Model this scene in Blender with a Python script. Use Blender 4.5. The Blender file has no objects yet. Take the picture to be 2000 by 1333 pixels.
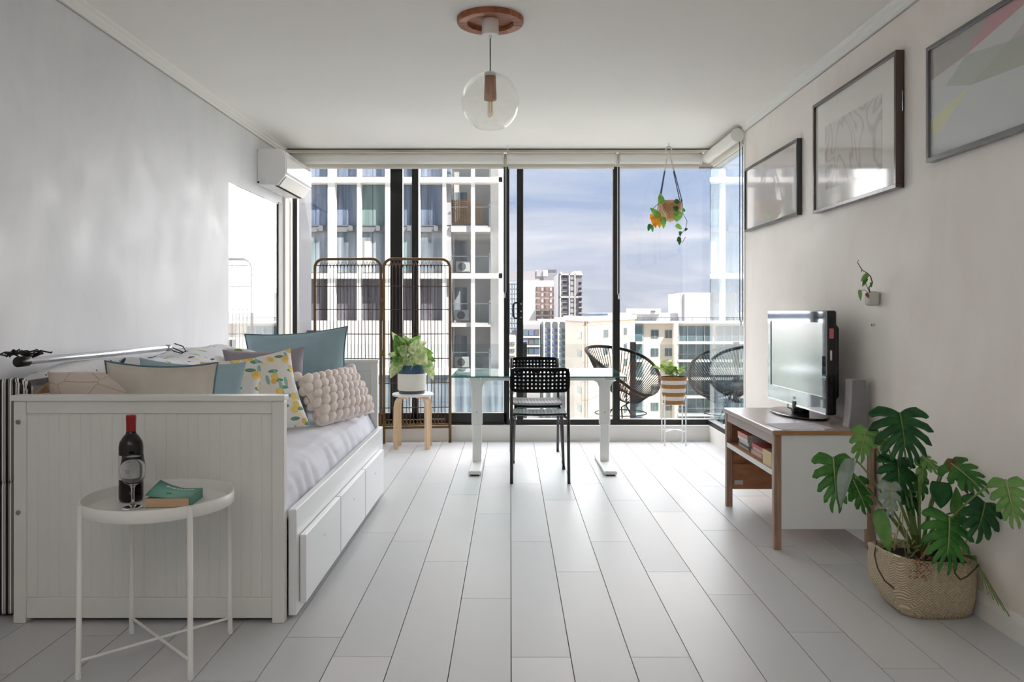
import bpy, math, random
from mathutils import Vector, Matrix, noise as mnoise

random.seed(7)
scene = bpy.context.scene
COL = scene.collection
PI = math.pi

# ------------------------------------------------------------------ camera
F = 1555.0                       # focal length in pixels of the 2000 px frame
CX, CY, CZ = 997.0, 605.0, 1.145  # vanishing point and eye height
cam_d = bpy.data.cameras.new('camera')
cam = bpy.data.objects.new('camera', cam_d)
COL.objects.link(cam)
cam.location = (0, 0, CZ)
cam.rotation_euler = (PI / 2, 0, 0)
cam_d.sensor_width = 36.0
cam_d.lens = 36.0 * F / 2000.0
cam_d.shift_x = (1000 - CX) / 2000.0
cam_d.shift_y = -(666.5 - CY) / 2000.0
cam_d.clip_end = 9000
cam_d.clip_start = 0.02
scene.camera = cam

# ------------------------------------------------------------------ world
world = bpy.data.worlds.new('world')
scene.world = world
world.use_nodes = True
wn = world.node_tree.nodes
wl = world.node_tree.links
wn.clear()
w_out = wn.new('ShaderNodeOutputWorld')
w_bg = wn.new('ShaderNodeBackground')
w_bg.inputs['Strength'].default_value = 0.76
wl.new(w_bg.outputs[0], w_out.inputs[0])
w_tc = wn.new('ShaderNodeTexCoord')
w_sep = wn.new('ShaderNodeSeparateXYZ')
wl.new(w_tc.outputs['Generated'], w_sep.inputs[0])
w_ramp = wn.new('ShaderNodeValToRGB')
wl.new(w_sep.outputs['Z'], w_ramp.inputs[0])
e = w_ramp.color_ramp.elements
e[0].position = 0.0
e[0].color = (0.60, 0.65, 0.76, 1)
e[1].position = 1.0
e[1].color = (0.37, 0.50, 0.76, 1)
for p_, c_ in ((0.06, (0.57, 0.64, 0.80, 1)), (0.13, (0.44, 0.55, 0.78, 1)), (0.3, (0.41, 0.54, 0.79, 1))):
    n_ = e.new(p_)
    n_.color = c_
# clouds, stretched sideways like far banks
w_add = wn.new('ShaderNodeMath'); w_add.operation = 'ADD'
wl.new(w_sep.outputs['Z'], w_add.inputs[0]); w_add.inputs[1].default_value = 0.13
w_dx = wn.new('ShaderNodeMath'); w_dx.operation = 'DIVIDE'
wl.new(w_sep.outputs['X'], w_dx.inputs[0]); wl.new(w_add.outputs[0], w_dx.inputs[1])
w_dy = wn.new('ShaderNodeMath'); w_dy.operation = 'DIVIDE'
wl.new(w_sep.outputs['Y'], w_dy.inputs[0]); wl.new(w_add.outputs[0], w_dy.inputs[1])
w_cmb = wn.new('ShaderNodeCombineXYZ')
wl.new(w_dx.outputs[0], w_cmb.inputs[0]); wl.new(w_dy.outputs[0], w_cmb.inputs[1])
w_no = wn.new('ShaderNodeTexNoise')
w_no.inputs['Scale'].default_value = 0.62
w_no.inputs['Detail'].default_value = 7
w_no.inputs['Roughness'].default_value = 0.56
w_no.inputs['Distortion'].default_value = 0.5
wl.new(w_cmb.outputs[0], w_no.inputs['Vector'])
w_cr = wn.new('ShaderNodeValToRGB')
w_cr.color_ramp.elements[0].position = 0.44
w_cr.color_ramp.elements[0].color = (0, 0, 0, 1)
w_cr.color_ramp.elements[1].position = 0.62
w_cr.color_ramp.elements[1].color = (0.9, 0.9, 0.9, 1)
wl.new(w_no.outputs[0], w_cr.inputs[0])
w_mix = wn.new('ShaderNodeMix'); w_mix.data_type = 'RGBA'
wl.new(w_cr.outputs[0], w_mix.inputs[0])
wl.new(w_ramp.outputs[0], w_mix.inputs[6])
w_mix.inputs[7].default_value = (0.86, 0.88, 0.95, 1)
wl.new(w_mix.outputs[2], w_bg.inputs['Color'])

# ------------------------------------------------------------------ sun (behind the building, to the right)
sun_d = bpy.data.lights.new('sun', 'SUN')
sun_d.energy = 7.8
sun_d.angle = 0.009
sun_d.color = (1.0, 0.955, 0.89)
sun = bpy.data.objects.new('sun', sun_d)
COL.objects.link(sun)
sun.rotation_euler = Vector((-0.42, 0.52, -0.74)).to_track_quat('-Z', 'Y').to_euler()

# ------------------------------------------------------------------ added second sun lamp, very broad, fills the room through the glazing
dayfill_d = bpy.data.lights.new('daylight_fill', 'SUN')
dayfill_d.energy = 17.0
dayfill_d.angle = math.radians(178)
dayfill_d.color = (1.0, 0.972, 0.955)
dayfill = bpy.data.objects.new('daylight_fill', dayfill_d)
COL.objects.link(dayfill)
dayfill.rotation_euler = Vector((0.38, -0.92, -0.05)).to_track_quat('-Z', 'Y').to_euler()

# ------------------------------------------------------------------ added fill light behind the camera, stands for no real lamp
al_d = bpy.data.lights.new('rear_fill', 'AREA')
al_d.shape = 'RECTANGLE'
al_d.size = 2.6
al_d.size_y = 1.6
al_d.energy = 24
al_d.color = (1.0, 0.97, 0.93)
al = bpy.data.objects.new('rear_fill', al_d)
COL.objects.link(al)
al.location = (-0.5, -0.9, 1.9)
al.rotation_euler = (PI, 0, 0)   # faces up: washes the ceiling

vs = scene.view_settings
vs.view_transform = 'Standard'
vs.look = 'None'
vs.exposure = 0.50
vs.gamma = 1.0
vs.use_curve_mapping = False
cy = scene.cycles
cy.max_bounces = 11
cy.diffuse_bounces = 6
cy.glossy_bounces = 4
cy.transmission_bounces = 8
cy.transparent_max_bounces = 18
cy.caustics_reflective = False
cy.caustics_refractive = False
cy.sample_clamp_indirect = 6.0
cy.use_denoising = True
cy.use_adaptive_sampling = True
cy.adaptive_threshold = 0.06

# ================================================================== helpers
def lin(c):
    c = c / 255.0
    return c / 12.92 if c <= 0.04045 else ((c + 0.055) / 1.055) ** 2.4

def C(r, g, b):
    return (lin(r), lin(g), lin(b), 1.0)

def at(px, py, Y):
    """world point seen at a photo pixel at depth Y"""
    return Vector(((px - CX) * Y / F, Y, CZ - (py - CY) * Y / F))

BASE = {}

def tag(o, label=None, cat=None, group=None, kind=None):
    if label: o['label'] = label
    if cat: o['category'] = cat
    if group: o['group'] = group
    if kind: o['kind'] = kind
    return o

def thing(name, loc, label, cat, rz=0.0, group=None):
    o = bpy.data.objects.new(name, None)
    o.empty_display_size = 0.05
    COL.objects.link(o)
    o.location = loc
    o.rotation_euler = (0, 0, rz)
    BASE[o.name] = Vector(loc)
    return tag(o, label, cat, group)

class MB:
    def __init__(s):
        s.v = []; s.f = []; s.m = []; s.mi = 0

    def add(s, verts, faces):
        o = len(s.v)
        s.v += [Vector(p) for p in verts]
        for fc in faces:
            s.f.append([i + o for i in fc]); s.m.append(s.mi)
        return s

    def box(s, x0, x1, y0, y1, z0, z1):
        return s.add([(x0, y0, z0), (x1, y0, z0), (x1, y1, z0), (x0, y1, z0),
                      (x0, y0, z1), (x1, y0, z1), (x1, y1, z1), (x0, y1, z1)],
                     [(0, 3, 2, 1), (4, 5, 6, 7), (0, 1, 5, 4), (1, 2, 6, 5), (2, 3, 7, 6), (3, 0, 4, 7)])

    def bar(s, a, b, w, h, up=(0, 0, 1)):
        """rectangular bar from a to b"""
        a = Vector(a); b = Vector(b)
        d = (b - a).normalized()
        u = Vector(up)
        if abs(d.dot(u)) > 0.99: u = Vector((0, 1, 0))
        sx = d.cross(u).normalized() * (w / 2)
        sy = sx.cross(d).normalized() * (h / 2)
        vs_ = []
        for p in (a, b):
            for i, j in ((-1, -1), (1, -1), (1, 1), (-1, 1)):
                vs_.append(p + sx * i + sy * j)
        return s.add(vs_, [(0, 1, 2, 3), (7, 6, 5, 4), (0, 4, 5, 1), (1, 5, 6, 2), (2, 6, 7, 3), (3, 7, 4, 0)])

    def tube(s, pts, r, n=8, closed=False, caps=True):
        pts = [Vector(p) for p in pts]
        m = len(pts)
        rr = r if isinstance(r, (list, tuple)) else [r] * m
        rings = []
        prev = None
        for i, p in enumerate(pts):
            if closed:
                d = pts[(i + 1) % m] - pts[i - 1]
            else:
                d = pts[min(i + 1, m - 1)] - pts[max(i - 1, 0)]
            if d.length < 1e-9: d = Vector((0, 0, 1))
            d.normalize()
            if prev is None:
                u = Vector((0, 0, 1)) if abs(d.z) < 0.9 else Vector((1, 0, 0))
                nx = d.cross(u).normalized()
            else:
                nx = (prev - d * prev.dot(d))
                if nx.length < 1e-6: nx = d.orthogonal()
                nx.normalize()
            prev = nx
            ny = d.cross(nx)
            rings.append([p + (nx * math.cos(t) + ny * math.sin(t)) * rr[i]
                          for t in (2 * PI * k / n for k in range(n))])
        vs_ = [q for rg in rings for q in rg]
        fs = []
        lim = m if closed else m - 1
        for i in range(lim):
            a = i * n; b = ((i + 1) % m) * n
            for k in range(n):
                k2 = (k + 1) % n
                fs.append((a + k, a + k2, b + k2, b + k))
        if caps and not closed:
            fs.append(tuple(range(n - 1, -1, -1)))
            fs.append(tuple((m - 1) * n + k for k in range(n)))
        return s.add(vs_, fs)

    def lathe(s, prof, c=(0, 0, 0), n=32, capb=False, capt=False, sx=1.0, sy=1.0):
        c = Vector(c)
        vs_ = []
        for r, z in prof:
            for k in range(n):
                t = 2 * PI * k / n
                vs_.append(c + Vector((r * sx * math.cos(t), r * sy * math.sin(t), z)))
        fs = []
        for i in range(len(prof) - 1):
            for k in range(n):
                k2 = (k + 1) % n
                fs.append((i * n + k, i * n + k2, (i + 1) * n + k2, (i + 1) * n + k))
        if capb: fs.append(tuple(range(n - 1, -1, -1)))
        if capt: fs.append(tuple((len(prof) - 1) * n + k for k in range(n)))
        return s.add(vs_, fs)

    def sphere(s, c, r, n=12, m=8):
        c = Vector(c)
        if not isinstance(r, (list, tuple)): r = (r, r, r)
        vs_ = [c + Vector((0, 0, -r[2]))]
        for i in range(1, m):
            a = -PI / 2 + PI * i / m
            for k in range(n):
                t = 2 * PI * k / n
                vs_.append(c + Vector((r[0] * math.cos(a) * math.cos(t), r[1] * math.cos(a) * math.sin(t), r[2] * math.sin(a))))
        vs_.append(c + Vector((0, 0, r[2])))
        fs = []
        for k in range(n):
            fs.append((0, 1 + (k + 1) % n, 1 + k))
        for i in range(m - 2):
            for k in range(n):
                k2 = (k + 1) % n
                fs.append((1 + i * n + k, 1 + i * n + k2, 1 + (i + 1) * n + k2, 1 + (i + 1) * n + k))
        t_ = len(vs_) - 1
        b_ = 1 + (m - 2) * n
        for k in range(n):
            fs.append((t_, b_ + k, b_ + (k + 1) % n))
        return s.add(vs_, fs)

    def prism(s, poly, axis, a, b):
        """poly: 2-D outline (counter-clockwise); extruded along axis from a to b"""
        def p3(p, t):
            if axis == 'x': return (t, p[0], p[1])
            if axis == 'y': return (p[0], t, p[1])
            return (p[0], p[1], t)
        n = len(poly)
        vs_ = [p3(p, a) for p in poly] + [p3(p, b) for p in poly]
        fs = [tuple(range(n - 1, -1, -1)), tuple(range(n, 2 * n))]
        for k in range(n):
            k2 = (k + 1) % n
            fs.append((k, k2, n + k2, n + k))
        return s.add(vs_, fs)

    def grid(s, fn, nu, nv):
        vs_ = [fn(i / nu, j / nv) for j in range(nv + 1) for i in range(nu + 1)]
        fs = [(j * (nu + 1) + i, j * (nu + 1) + i + 1, (j + 1) * (nu + 1) + i + 1, (j + 1) * (nu + 1) + i)
              for j in range(nv) for i in range(nu)]
        return s.add(vs_, fs)

    def xform(s, M):
        s.v = [M @ p for p in s.v]
        return s

    def build(s, name, mat, parent=None, smooth=False, bevel=0.0, solid=0.0, subs=0, local=False, seg=2):
        me = bpy.data.meshes.new(name)
        off = Vector((0, 0, 0))
        if parent is not None and not local:
            off = BASE[parent.name]
        me.from_pydata([p - off for p in s.v], [], s.f)
        mats = mat if isinstance(mat, (list, tuple)) else [mat]
        for mm in mats: me.materials.append(MT[mm])
        if len(mats) > 1:
            me.polygons.foreach_set('material_index', s.m)
        if smooth:
            me.polygons.foreach_set('use_smooth', [True] * len(me.polygons))
        me.update()
        o = bpy.data.objects.new(name, me)
        COL.objects.link(o)
        if parent is not None:
            o.parent = parent
            BASE[o.name] = off
        else:
            BASE[o.name] = Vector((0, 0, 0))
        if solid:
            md = o.modifiers.new('solid', 'SOLIDIFY'); md.thickness = solid; md.offset = 0
        if bevel:
            md = o.modifiers.new('bevel', 'BEVEL'); md.width = bevel; md.segments = seg
            md.limit_method = 'ANGLE'; md.angle_limit = math.radians(40)
        if subs:
            md = o.modifiers.new('subs', 'SUBSURF'); md.levels = subs; md.render_levels = subs
        return o

def copy_part(o, parent, loc=None):
    c = o.copy()
    COL.objects.link(c)
    c.parent = parent
    if loc is not None: c.location = loc
    BASE[c.name] = BASE.get(o.name, Vector((0, 0, 0)))
    return c

def copy_tree(o, parent=None):
    c = o.copy()
    COL.objects.link(c)
    c.parent = parent
    BASE[c.name] = BASE.get(o.name, Vector((0, 0, 0)))
    for ch in list(o.children):
        copy_tree(ch, c)
    return c

def struct(o):
    o['kind'] = 'structure'
    return o

# ================================================================== materials
MT = {}

def nodes_of(name):
    m = bpy.data.materials.new(name)
    m.use_nodes = True
    nt = m.node_tree
    b = nt.nodes['Principled BSDF']
    MT[name] = m
    return m, nt, nt.nodes, nt.links, b

def tex_noise(nt, scale, detail=3, rough=0.5, vec=None, stretch=None, dist=0.0):
    tc = nt.nodes.new('ShaderNodeTexCoord')
    src = tc.outputs['Object']
    if stretch:
        mp = nt.nodes.new('ShaderNodeMapping')
        mp.inputs['Scale'].default_value = stretch
        nt.links.new(src, mp.inputs[0])
        src = mp.outputs[0]
    n = nt.nodes.new('ShaderNodeTexNoise')
    n.inputs['Scale'].default_value = scale
    n.inputs['Detail'].default_value = detail
    n.inputs['Roughness'].default_value = rough
    n.inputs['Distortion'].default_value = dist
    nt.links.new(src, n.inputs['Vector'])
    return n

def ramp(nt, fac, stops):
    r = nt.nodes.new('ShaderNodeValToRGB')
    el = r.color_ramp.elements
    el[0].position, el[0].color = stops[0]
    el[1].position, el[1].color = stops[-1]
    for p, c in stops[1:-1]:
        q = el.new(p); q.color = c
    nt.links.new(fac, r.inputs[0])
    return r

def mulc(c, k):
    return (min(1, c[0] * k), min(1, c[1] * k), min(1, c[2] * k), 1)

def M(name, col, rough=0.5, metal=0.0, spec=0.5, var=0.0, vs_=6.0, vst=None, bump=0.0, bs=60.0, bst=None, coat=0.0, sheen=0.0, sub=0.0, col2=None, bdist=0.004):
    m, nt, N, L, b = nodes_of(name)
    b.inputs['Base Color'].default_value = col
    b.inputs['Roughness'].default_value = rough
    b.inputs['Metallic'].default_value = metal
    b.inputs['Specular IOR Level'].default_value = spec
    if coat:
        b.inputs['Coat Weight'].default_value = coat
        b.inputs['Coat Roughness'].default_value = 0.04
    if sheen:
        b.inputs['Sheen Weight'].default_value = sheen
    if var or col2:
        n = tex_noise(nt, vs_, 5, 0.6, stretch=vst)
        if col2:
            r = ramp(nt, n.outputs[0], [(0.38, col), (0.62, col2)])
        else:
            r = ramp(nt, n.outputs[0], [(0.3, mulc(col, 1 - var)), (0.7, mulc(col, 1 + var))])
        L.new(r.outputs[0], b.inputs['Base Color'])
    if bump:
        n2 = tex_noise(nt, bs, 3, 0.6, stretch=bst)
        bp = N.new('ShaderNodeBump')
        bp.inputs['Strength'].default_value = bump
        bp.inputs['Distance'].default_value = bdist
        L.new(n2.outputs[0], bp.inputs['Height'])
        L.new(bp.outputs[0], b.inputs['Normal'])
    return m

def glass(name, tint=(0.96, 0.98, 0.98, 1), refl=1.0, rough=0.0, f0=0.045):
    """thin pane: clear transmission plus mirror reflection that grows towards grazing angles"""
    m = bpy.data.materials.new(name)
    m.use_nodes = True
    MT[name] = m
    nt = m.node_tree; N = nt.nodes; L = nt.links
    N.clear()
    out = N.new('ShaderNodeOutputMaterial')
    mix = N.new('ShaderNodeMixShader')
    tr = N.new('ShaderNodeBsdfTransparent'); tr.inputs[0].default_value = tint
    gl = N.new('ShaderNodeBsdfGlossy'); gl.inputs['Roughness'].default_value = rough
    gl.inputs[0].default_value = (1, 1, 1, 1)
    lw = N.new('ShaderNodeLayerWeight'); lw.inputs[0].default_value = 0.5
    pw = N.new('ShaderNodeMath'); pw.operation = 'POWER'; pw.inputs[1].default_value = 5.0
    L.new(lw.outputs['Facing'], pw.inputs[0])
    ma = N.new('ShaderNodeMath'); ma.operation = 'MULTIPLY_ADD'
    ma.inputs[1].default_value = (1 - f0) * refl
    ma.inputs[2].default_value = f0 * refl
    ma.use_clamp = True
    L.new(pw.outputs[0], ma.inputs[0])
    L.new(ma.outputs[0], mix.inputs[0])
    L.new(tr.outputs[0], mix.inputs[1])
    L.new(gl.outputs[0], mix.inputs[2])
    L.new(mix.outputs[0], out.inputs[0])
    return m

def wood(name, c1, c2, rough=0.45, stretch=(1, 1, 12), scale=5.0, spec=0.4):
    m, nt, N, L, b = nodes_of(name)
    n = tex_noise(nt, scale, 6, 0.65, stretch=stretch, dist=0.6)
    r = ramp(nt, n.outputs[0], [(0.32, c1), (0.68, c2)])
    L.new(r.outputs[0], b.inputs['Base Color'])
    b.inputs['Roughness'].default_value = rough
    b.inputs['Specular IOR Level'].default_value = spec
    return m

# --- room
M('floor_gap', C(22, 22, 24), 0.9)
M('plank_a', C(202, 203, 205), 0.40, spec=0.20, var=0.02, vs_=3.0)
M('plank_b', C(200, 202, 205), 0.41, spec=0.20, var=0.02, vs_=3.0)
M('plank_c', C(205, 205, 206), 0.38, spec=0.20, var=0.02, vs_=3.0)

def plaster(name, base, dark, light, rough, sc):
    m, nt, N, L, b = nodes_of(name)
    n1 = tex_noise(nt, sc, 6, 0.62, stretch=(1, 1, 0.55), dist=0.8)
    r = ramp(nt, n1.outputs[0], [(0.25, dark), (0.5, base), (0.75, light)])
    L.new(r.outputs[0], b.inputs['Base Color'])
    n2 = tex_noise(nt, sc * 2.6, 4, 0.6)
    r2 = ramp(nt, n2.outputs[0], [(0.3, (rough - .12,) * 3 + (1,)), (0.7, (rough + .12,) * 3 + (1,))])
    L.new(r2.outputs[0], b.inputs['Roughness'])
    bp = N.new('ShaderNodeBump'); bp.inputs['Strength'].default_value = 0.10; bp.inputs['Distance'].default_value = 0.006
    L.new(n1.outputs[0], bp.inputs['Height']); L.new(bp.outputs[0], b.inputs['Normal'])
    b.inputs['Specular IOR Level'].default_value = 0.35
    return m

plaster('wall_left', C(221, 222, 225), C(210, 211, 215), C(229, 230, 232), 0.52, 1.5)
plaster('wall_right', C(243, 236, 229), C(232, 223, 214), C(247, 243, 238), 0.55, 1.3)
M('ceiling', C(246, 243, 238), 0.85, var=0.01, vs_=1.2)
M('trim', C(236, 235, 231), 0.5)
M('trim_groove', C(172, 170, 166), 0.8)
M('kerb', C(231, 229, 224), 0.5, var=0.02, vs_=4)
M('cream_jamb', C(232, 226, 212), 0.5)
M('black_frame', C(24, 25, 27), 0.38, spec=0.5)
M('black_void', C(12, 12, 12), 0.9)
glass('pane', (0.968, 0.966, 0.966, 1), 0.9)
glass('pane_side', (0.90, 0.94, 0.96, 1), 1.2)
glass('pane_left', (0.88, 0.88, 0.88, 1), 1.0, 0.0, 0.52)
M('blind', C(236, 229, 215), 0.6, bump=0.05, bs=300)
M('blind_white', C(238, 236, 230), 0.5)
M('chain_dark', C(60, 58, 56), 0.4, metal=0.6)
M('chain_white', C(220, 220, 218), 0.4)
M('clad', C(206, 206, 208), 0.7)
M('clad_gap', C(120, 122, 125), 0.8)
# --- white furniture
M('white_paint', C(231, 232, 229), 0.42, spec=0.45, var=0.015, vs_=8)
M('white_gloss', C(238, 240, 242), 0.28, spec=0.5)
M('white_metal', C(236, 236, 234), 0.38, spec=0.5)
M('white_plastic', C(238, 238, 236), 0.35, spec=0.5)
M('ac_front', C(242, 243, 245), 0.10, spec=0.6, coat=0.5)
M('screw', C(150, 150, 148), 0.35, metal=0.8)
M('dark_gap', C(28, 28, 30), 0.8)
# --- fabrics
M('sheet', C(228, 229, 240), 0.85, sheen=0.2, var=0.02, vs_=9, bump=0.35, bs=14, bdist=0.006)
M('linen_beige', C(205, 198, 188), 0.9, sheen=0.2, bump=0.4, bs=260, bdist=0.0015, var=0.05, vs_=14)
M('linen_blue', C(160, 188, 198), 0.88, sheen=0.25, bump=0.4, bs=240, bdist=0.0015, var=0.07, vs_=9)
M('velvet_grey', C(152, 145, 156), 0.9, sheen=0.4, bump=0.3, bs=200, bdist=0.001, var=0.10, vs_=6)
M('knit', C(242, 230, 224), 0.95, sheen=0.3, bump=0.6, bs=150, bdist=0.003, var=0.04, vs_=20)
M('piping_blue', C(96, 122, 132), 0.9)

def floral_yellow():
    m, nt, N, L, b = nodes_of('floral_yellow')
    b.inputs['Roughness'].default_value = 0.9
    tc = N.new('ShaderNodeTexCoord')
    def vor(scale, st, rot, rnd=1.0):
        mp = N.new('ShaderNodeMapping'); mp.inputs['Scale'].default_value = st; mp.inputs['Rotation'].default_value = rot
        L.new(tc.outputs['Object'], mp.inputs[0])
        v = N.new('ShaderNodeTexVoronoi'); v.inputs['Scale'].default_value = scale; v.inputs['Randomness'].default_value = rnd
        v.voronoi_dimensions = '2D'
        sw = N.new('ShaderNodeSeparateXYZ'); cb = N.new('ShaderNodeCombineXYZ')
        L.new(mp.outputs[0], sw.inputs[0]); L.new(sw.outputs['X'], cb.inputs[0]); L.new(sw.outputs['Y'], cb.inputs[1])
        L.new(cb.outputs[0], v.inputs['Vector'])
        return v
    col = None
    prev = C(240, 236, 233)
    layers = [
        (vor(17, (1, 1, 1), (0, 0, 0.2)), 0.22, C(248, 232, 198)),
        (vor(8.5, (1, 2.6, 1), (0, 0, 0.75)), 0.21, C(104, 164, 140)),
        (vor(7.0, (2.8, 1, 1), (0, 0, 0.35)), 0.18, C(150, 196, 200)),
        (vor(11, (1, 1, 1), (0, 0, 0.9)), 0.21, C(246, 216, 122)),
        (vor(9, (1, 1, 1), (0, 0, 2.1)), 0.13, C(242, 196, 108)),
    ]
    last = None
    for v, th, c in layers:
        lt = N.new('ShaderNodeMath'); lt.operation = 'LESS_THAN'; lt.inputs[1].default_value = th
        L.new(v.outputs['Distance'], lt.inputs[0])
        mx = N.new('ShaderNodeMix'); mx.data_type = 'RGBA'
        L.new(lt.outputs[0], mx.inputs[0])
        if last is None: mx.inputs[6].default_value = prev
        else: L.new(last, mx.inputs[6])
        mx.inputs[7].default_value = c
        last = mx.outputs[2]
    L.new(last, b.inputs['Base Color'])
floral_yellow()

def floral_white():
    m, nt, N, L, b = nodes_of('floral_white')
    b.inputs['Roughness'].default_value = 0.9
    tc = N.new('ShaderNodeTexCoord')
    last = None
    for sc, st, rot, th, c in ((7.0, (1, 1, 1), (0.4, 0.2, 0.3), 0.20, C(230, 216, 208)),
                               (6.0, (1, 2.4, 1.0), (0.3, 0.6, 0.5), 0.17, C(158, 184, 122)),
                               (5.6, (4.4, 1, 2.0), (0.8, 0.1, 0.9), 0.21, C(66, 74, 100)),
                               (7.0, (1, 4.6, 4), (0.1, 0.9, 0.2), 0.14, C(84, 86, 112))):
        mp = N.new('ShaderNodeMapping'); mp.inputs['Scale'].default_value = st; mp.inputs['Rotation'].default_value = rot
        L.new(tc.outputs['Object'], mp.inputs[0])
        v = N.new('ShaderNodeTexVoronoi'); v.inputs['Scale'].default_value = sc
        L.new(mp.outputs[0], v.inputs['Vector'])
        lt = N.new('ShaderNodeMath'); lt.operation = 'LESS_THAN'; lt.inputs[1].default_value = th
        L.new(v.outputs['Distance'], lt.inputs[0])
        mx = N.new('ShaderNodeMix'); mx.data_type = 'RGBA'
        L.new(lt.outputs[0], mx.inputs[0])
        if last is None: mx.inputs[6].default_value = C(231, 231, 235)
        else: L.new(last, mx.inputs[6])
        mx.inputs[7].default_value = c
        last = mx.outputs[2]
    L.new(last, b.inputs['Base Color'])
    n2 = tex_noise(nt, 16, 4, 0.6)
    bp = N.new('ShaderNodeBump'); bp.inputs['Strength'].default_value = 0.5; bp.inputs['Distance'].default_value = 0.01
    L.new(n2.outputs[0], bp.inputs['Height']); L.new(bp.outputs[0], b.inputs['Normal'])
floral_white()

def leafline():
    m, nt, N, L, b = nodes_of('leaf_line')
    b.inputs['Roughness'].default_value = 0.9
    tc = N.new('ShaderNodeTexCoord')
    mp = N.new('ShaderNodeMapping'); mp.inputs['Scale'].default_value = (1, 1.6, 1); mp.inputs['Rotation'].default_value = (0, 0, 0.5)
    L.new(tc.outputs['Object'], mp.inputs[0])
    v = N.new('ShaderNodeTexVoronoi'); v.feature = 'DISTANCE_TO_EDGE'; v.inputs['Scale'].default_value = 8.5
    L.new(mp.outputs[0], v.inputs['Vector'])
    r = ramp(nt, v.outputs['Distance'], [(0.0, C(176, 152, 132)), (0.022, C(216, 203, 192))])
    L.new(r.outputs[0], b.inputs['Base Color'])
leafline()
M('leaf_line_brown', C(150, 118, 84), 0.9, col2=C(196, 164, 124), vs_=40, vst=(1, 1, 0.2))

def stripes():
    m, nt, N, L, b = nodes_of('stripe_bw')
    b.inputs['Roughness'].default_value = 0.85
    tc = N.new('ShaderNodeTexCoord')
    sp = N.new('ShaderNodeSeparateXYZ')
    L.new(tc.outputs['Object'], sp.inputs[0])
    a = N.new('ShaderNodeMath'); a.operation = 'MULTIPLY_ADD'; a.inputs[1].default_value = 0.55
    L.new(sp.outputs['Y'], a.inputs[0]); L.new(sp.outputs['X'], a.inputs[2])
    cb = N.new('ShaderNodeCombineXYZ'); L.new(a.outputs[0], cb.inputs[0])
    outs = []
    for sc, th in ((12.0, 0.64), (33.0, 0.80)):
        w = N.new('ShaderNodeTexWave'); w.inputs['Scale'].default_value = sc; w.inputs['Distortion'].default_value = 0.0
        L.new(cb.outputs[0], w.inputs['Vector'])
        g = N.new('ShaderNodeMath'); g.operation = 'GREATER_THAN'; g.inputs[1].default_value = th
        L.new(w.outputs['Fac'], g.inputs[0]); outs.append(g)
    mxm = N.new('ShaderNodeMath'); mxm.operation = 'MAXIMUM'
    L.new(outs[0].outputs[0], mxm.inputs[0]); L.new(outs[1].outputs[0], mxm.inputs[1])
    r = ramp(nt, mxm.outputs[0], [(0.0, C(238, 236, 232)), (1.0, C(34, 34, 38))])
    L.new(r.outputs[0], b.inputs['Base Color'])
stripes()
# --- metals, plastics
M('alu', C(222, 224, 232), 0.22, metal=0.85)
M('black_plastic', C(22, 22, 24), 0.35, spec=0.5)
M('black_soft', C(20, 20, 22), 0.55)
M('chair_plastic', C(20, 20, 24), 0.5, spec=0.16)
M('chrome_black', C(32, 33, 36), 0.22, spec=0.7)
M('chrome', C(210, 212, 216), 0.12, metal=1.0)
M('cane', C(112, 82, 44), 0.42, spec=0.5, var=0.22, vs_=14)
M('cane_dark', C(78, 56, 36), 0.5, var=0.2, vs_=20)
wood('birch', C(214, 180, 142), C(234, 206, 172), 0.5, (6, 6, 0.6), 6)
wood('stand_wood', C(128, 92, 72), C(164, 126, 102), 0.34, (10, 1.2, 10), 5, 0.5)
wood('stand_leg', C(144, 112, 94), C(182, 152, 134), 0.30, (14, 14, 0.8), 5, 0.5)
wood('stand_top', C(158, 142, 134), C(176, 160, 152), 0.32, (12, 1, 1), 5, 0.5)
wood('stand_in', C(164, 112, 82), C(190, 140, 106), 0.55, (2, 2, 9), 4)
wood('edge_band', C(170, 128, 84), C(184, 142, 98), 0.5, (2, 2, 2), 4)
M('stand_white', C(243, 246, 247), 0.42)
wood('acacia', C(120, 62, 40), C(176, 108, 76), 0.5, (2.5, 14, 4), 3.4)
wood('acacia_light', C(170, 110, 82), C(206, 150, 120), 0.5, (2.5, 14, 4), 3.4)
wood('socket_wood', C(168, 126, 100), C(186, 146, 122), 0.5, (14, 14, 1), 5)
M('cord_grey', C(110, 108, 104), 0.6)
glass('lamp_glass', (0.985, 0.985, 0.98, 1), 0.9, 0.0, 0.03)
m_, nt_, N_, L_, b_ = nodes_of('drink_glass')
b_.inputs['Base Color'].default_value = (0.97, 0.98, 0.98, 1)
b_.inputs['Roughness'].default_value = 0.0
b_.inputs['IOR'].default_value = 1.47
b_.inputs['Transmission Weight'].default_value = 1.0
glass('bulb_glass', (0.95, 0.86, 0.76, 1), 1.2, 0.0, 0.08)
glass('desk_glass', (0.78, 0.93, 0.92, 1), 1.1, 0.0, 0.05)
M('desk_edge', C(46, 128, 118), 0.08, spec=0.7)
M('bottle_glass', C(12, 5, 7), 0.10, spec=0.5)
M('capsule_red', C(150, 16, 24), 0.35, spec=0.5)
M('label_paper', C(206, 204, 206), 0.7)
M('label_grey', C(146, 144, 152), 0.7)
M('book_pages', C(206, 174, 142), 0.9, var=0.08, vs_=120, vst=(0.1, 0.1, 1))
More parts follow.
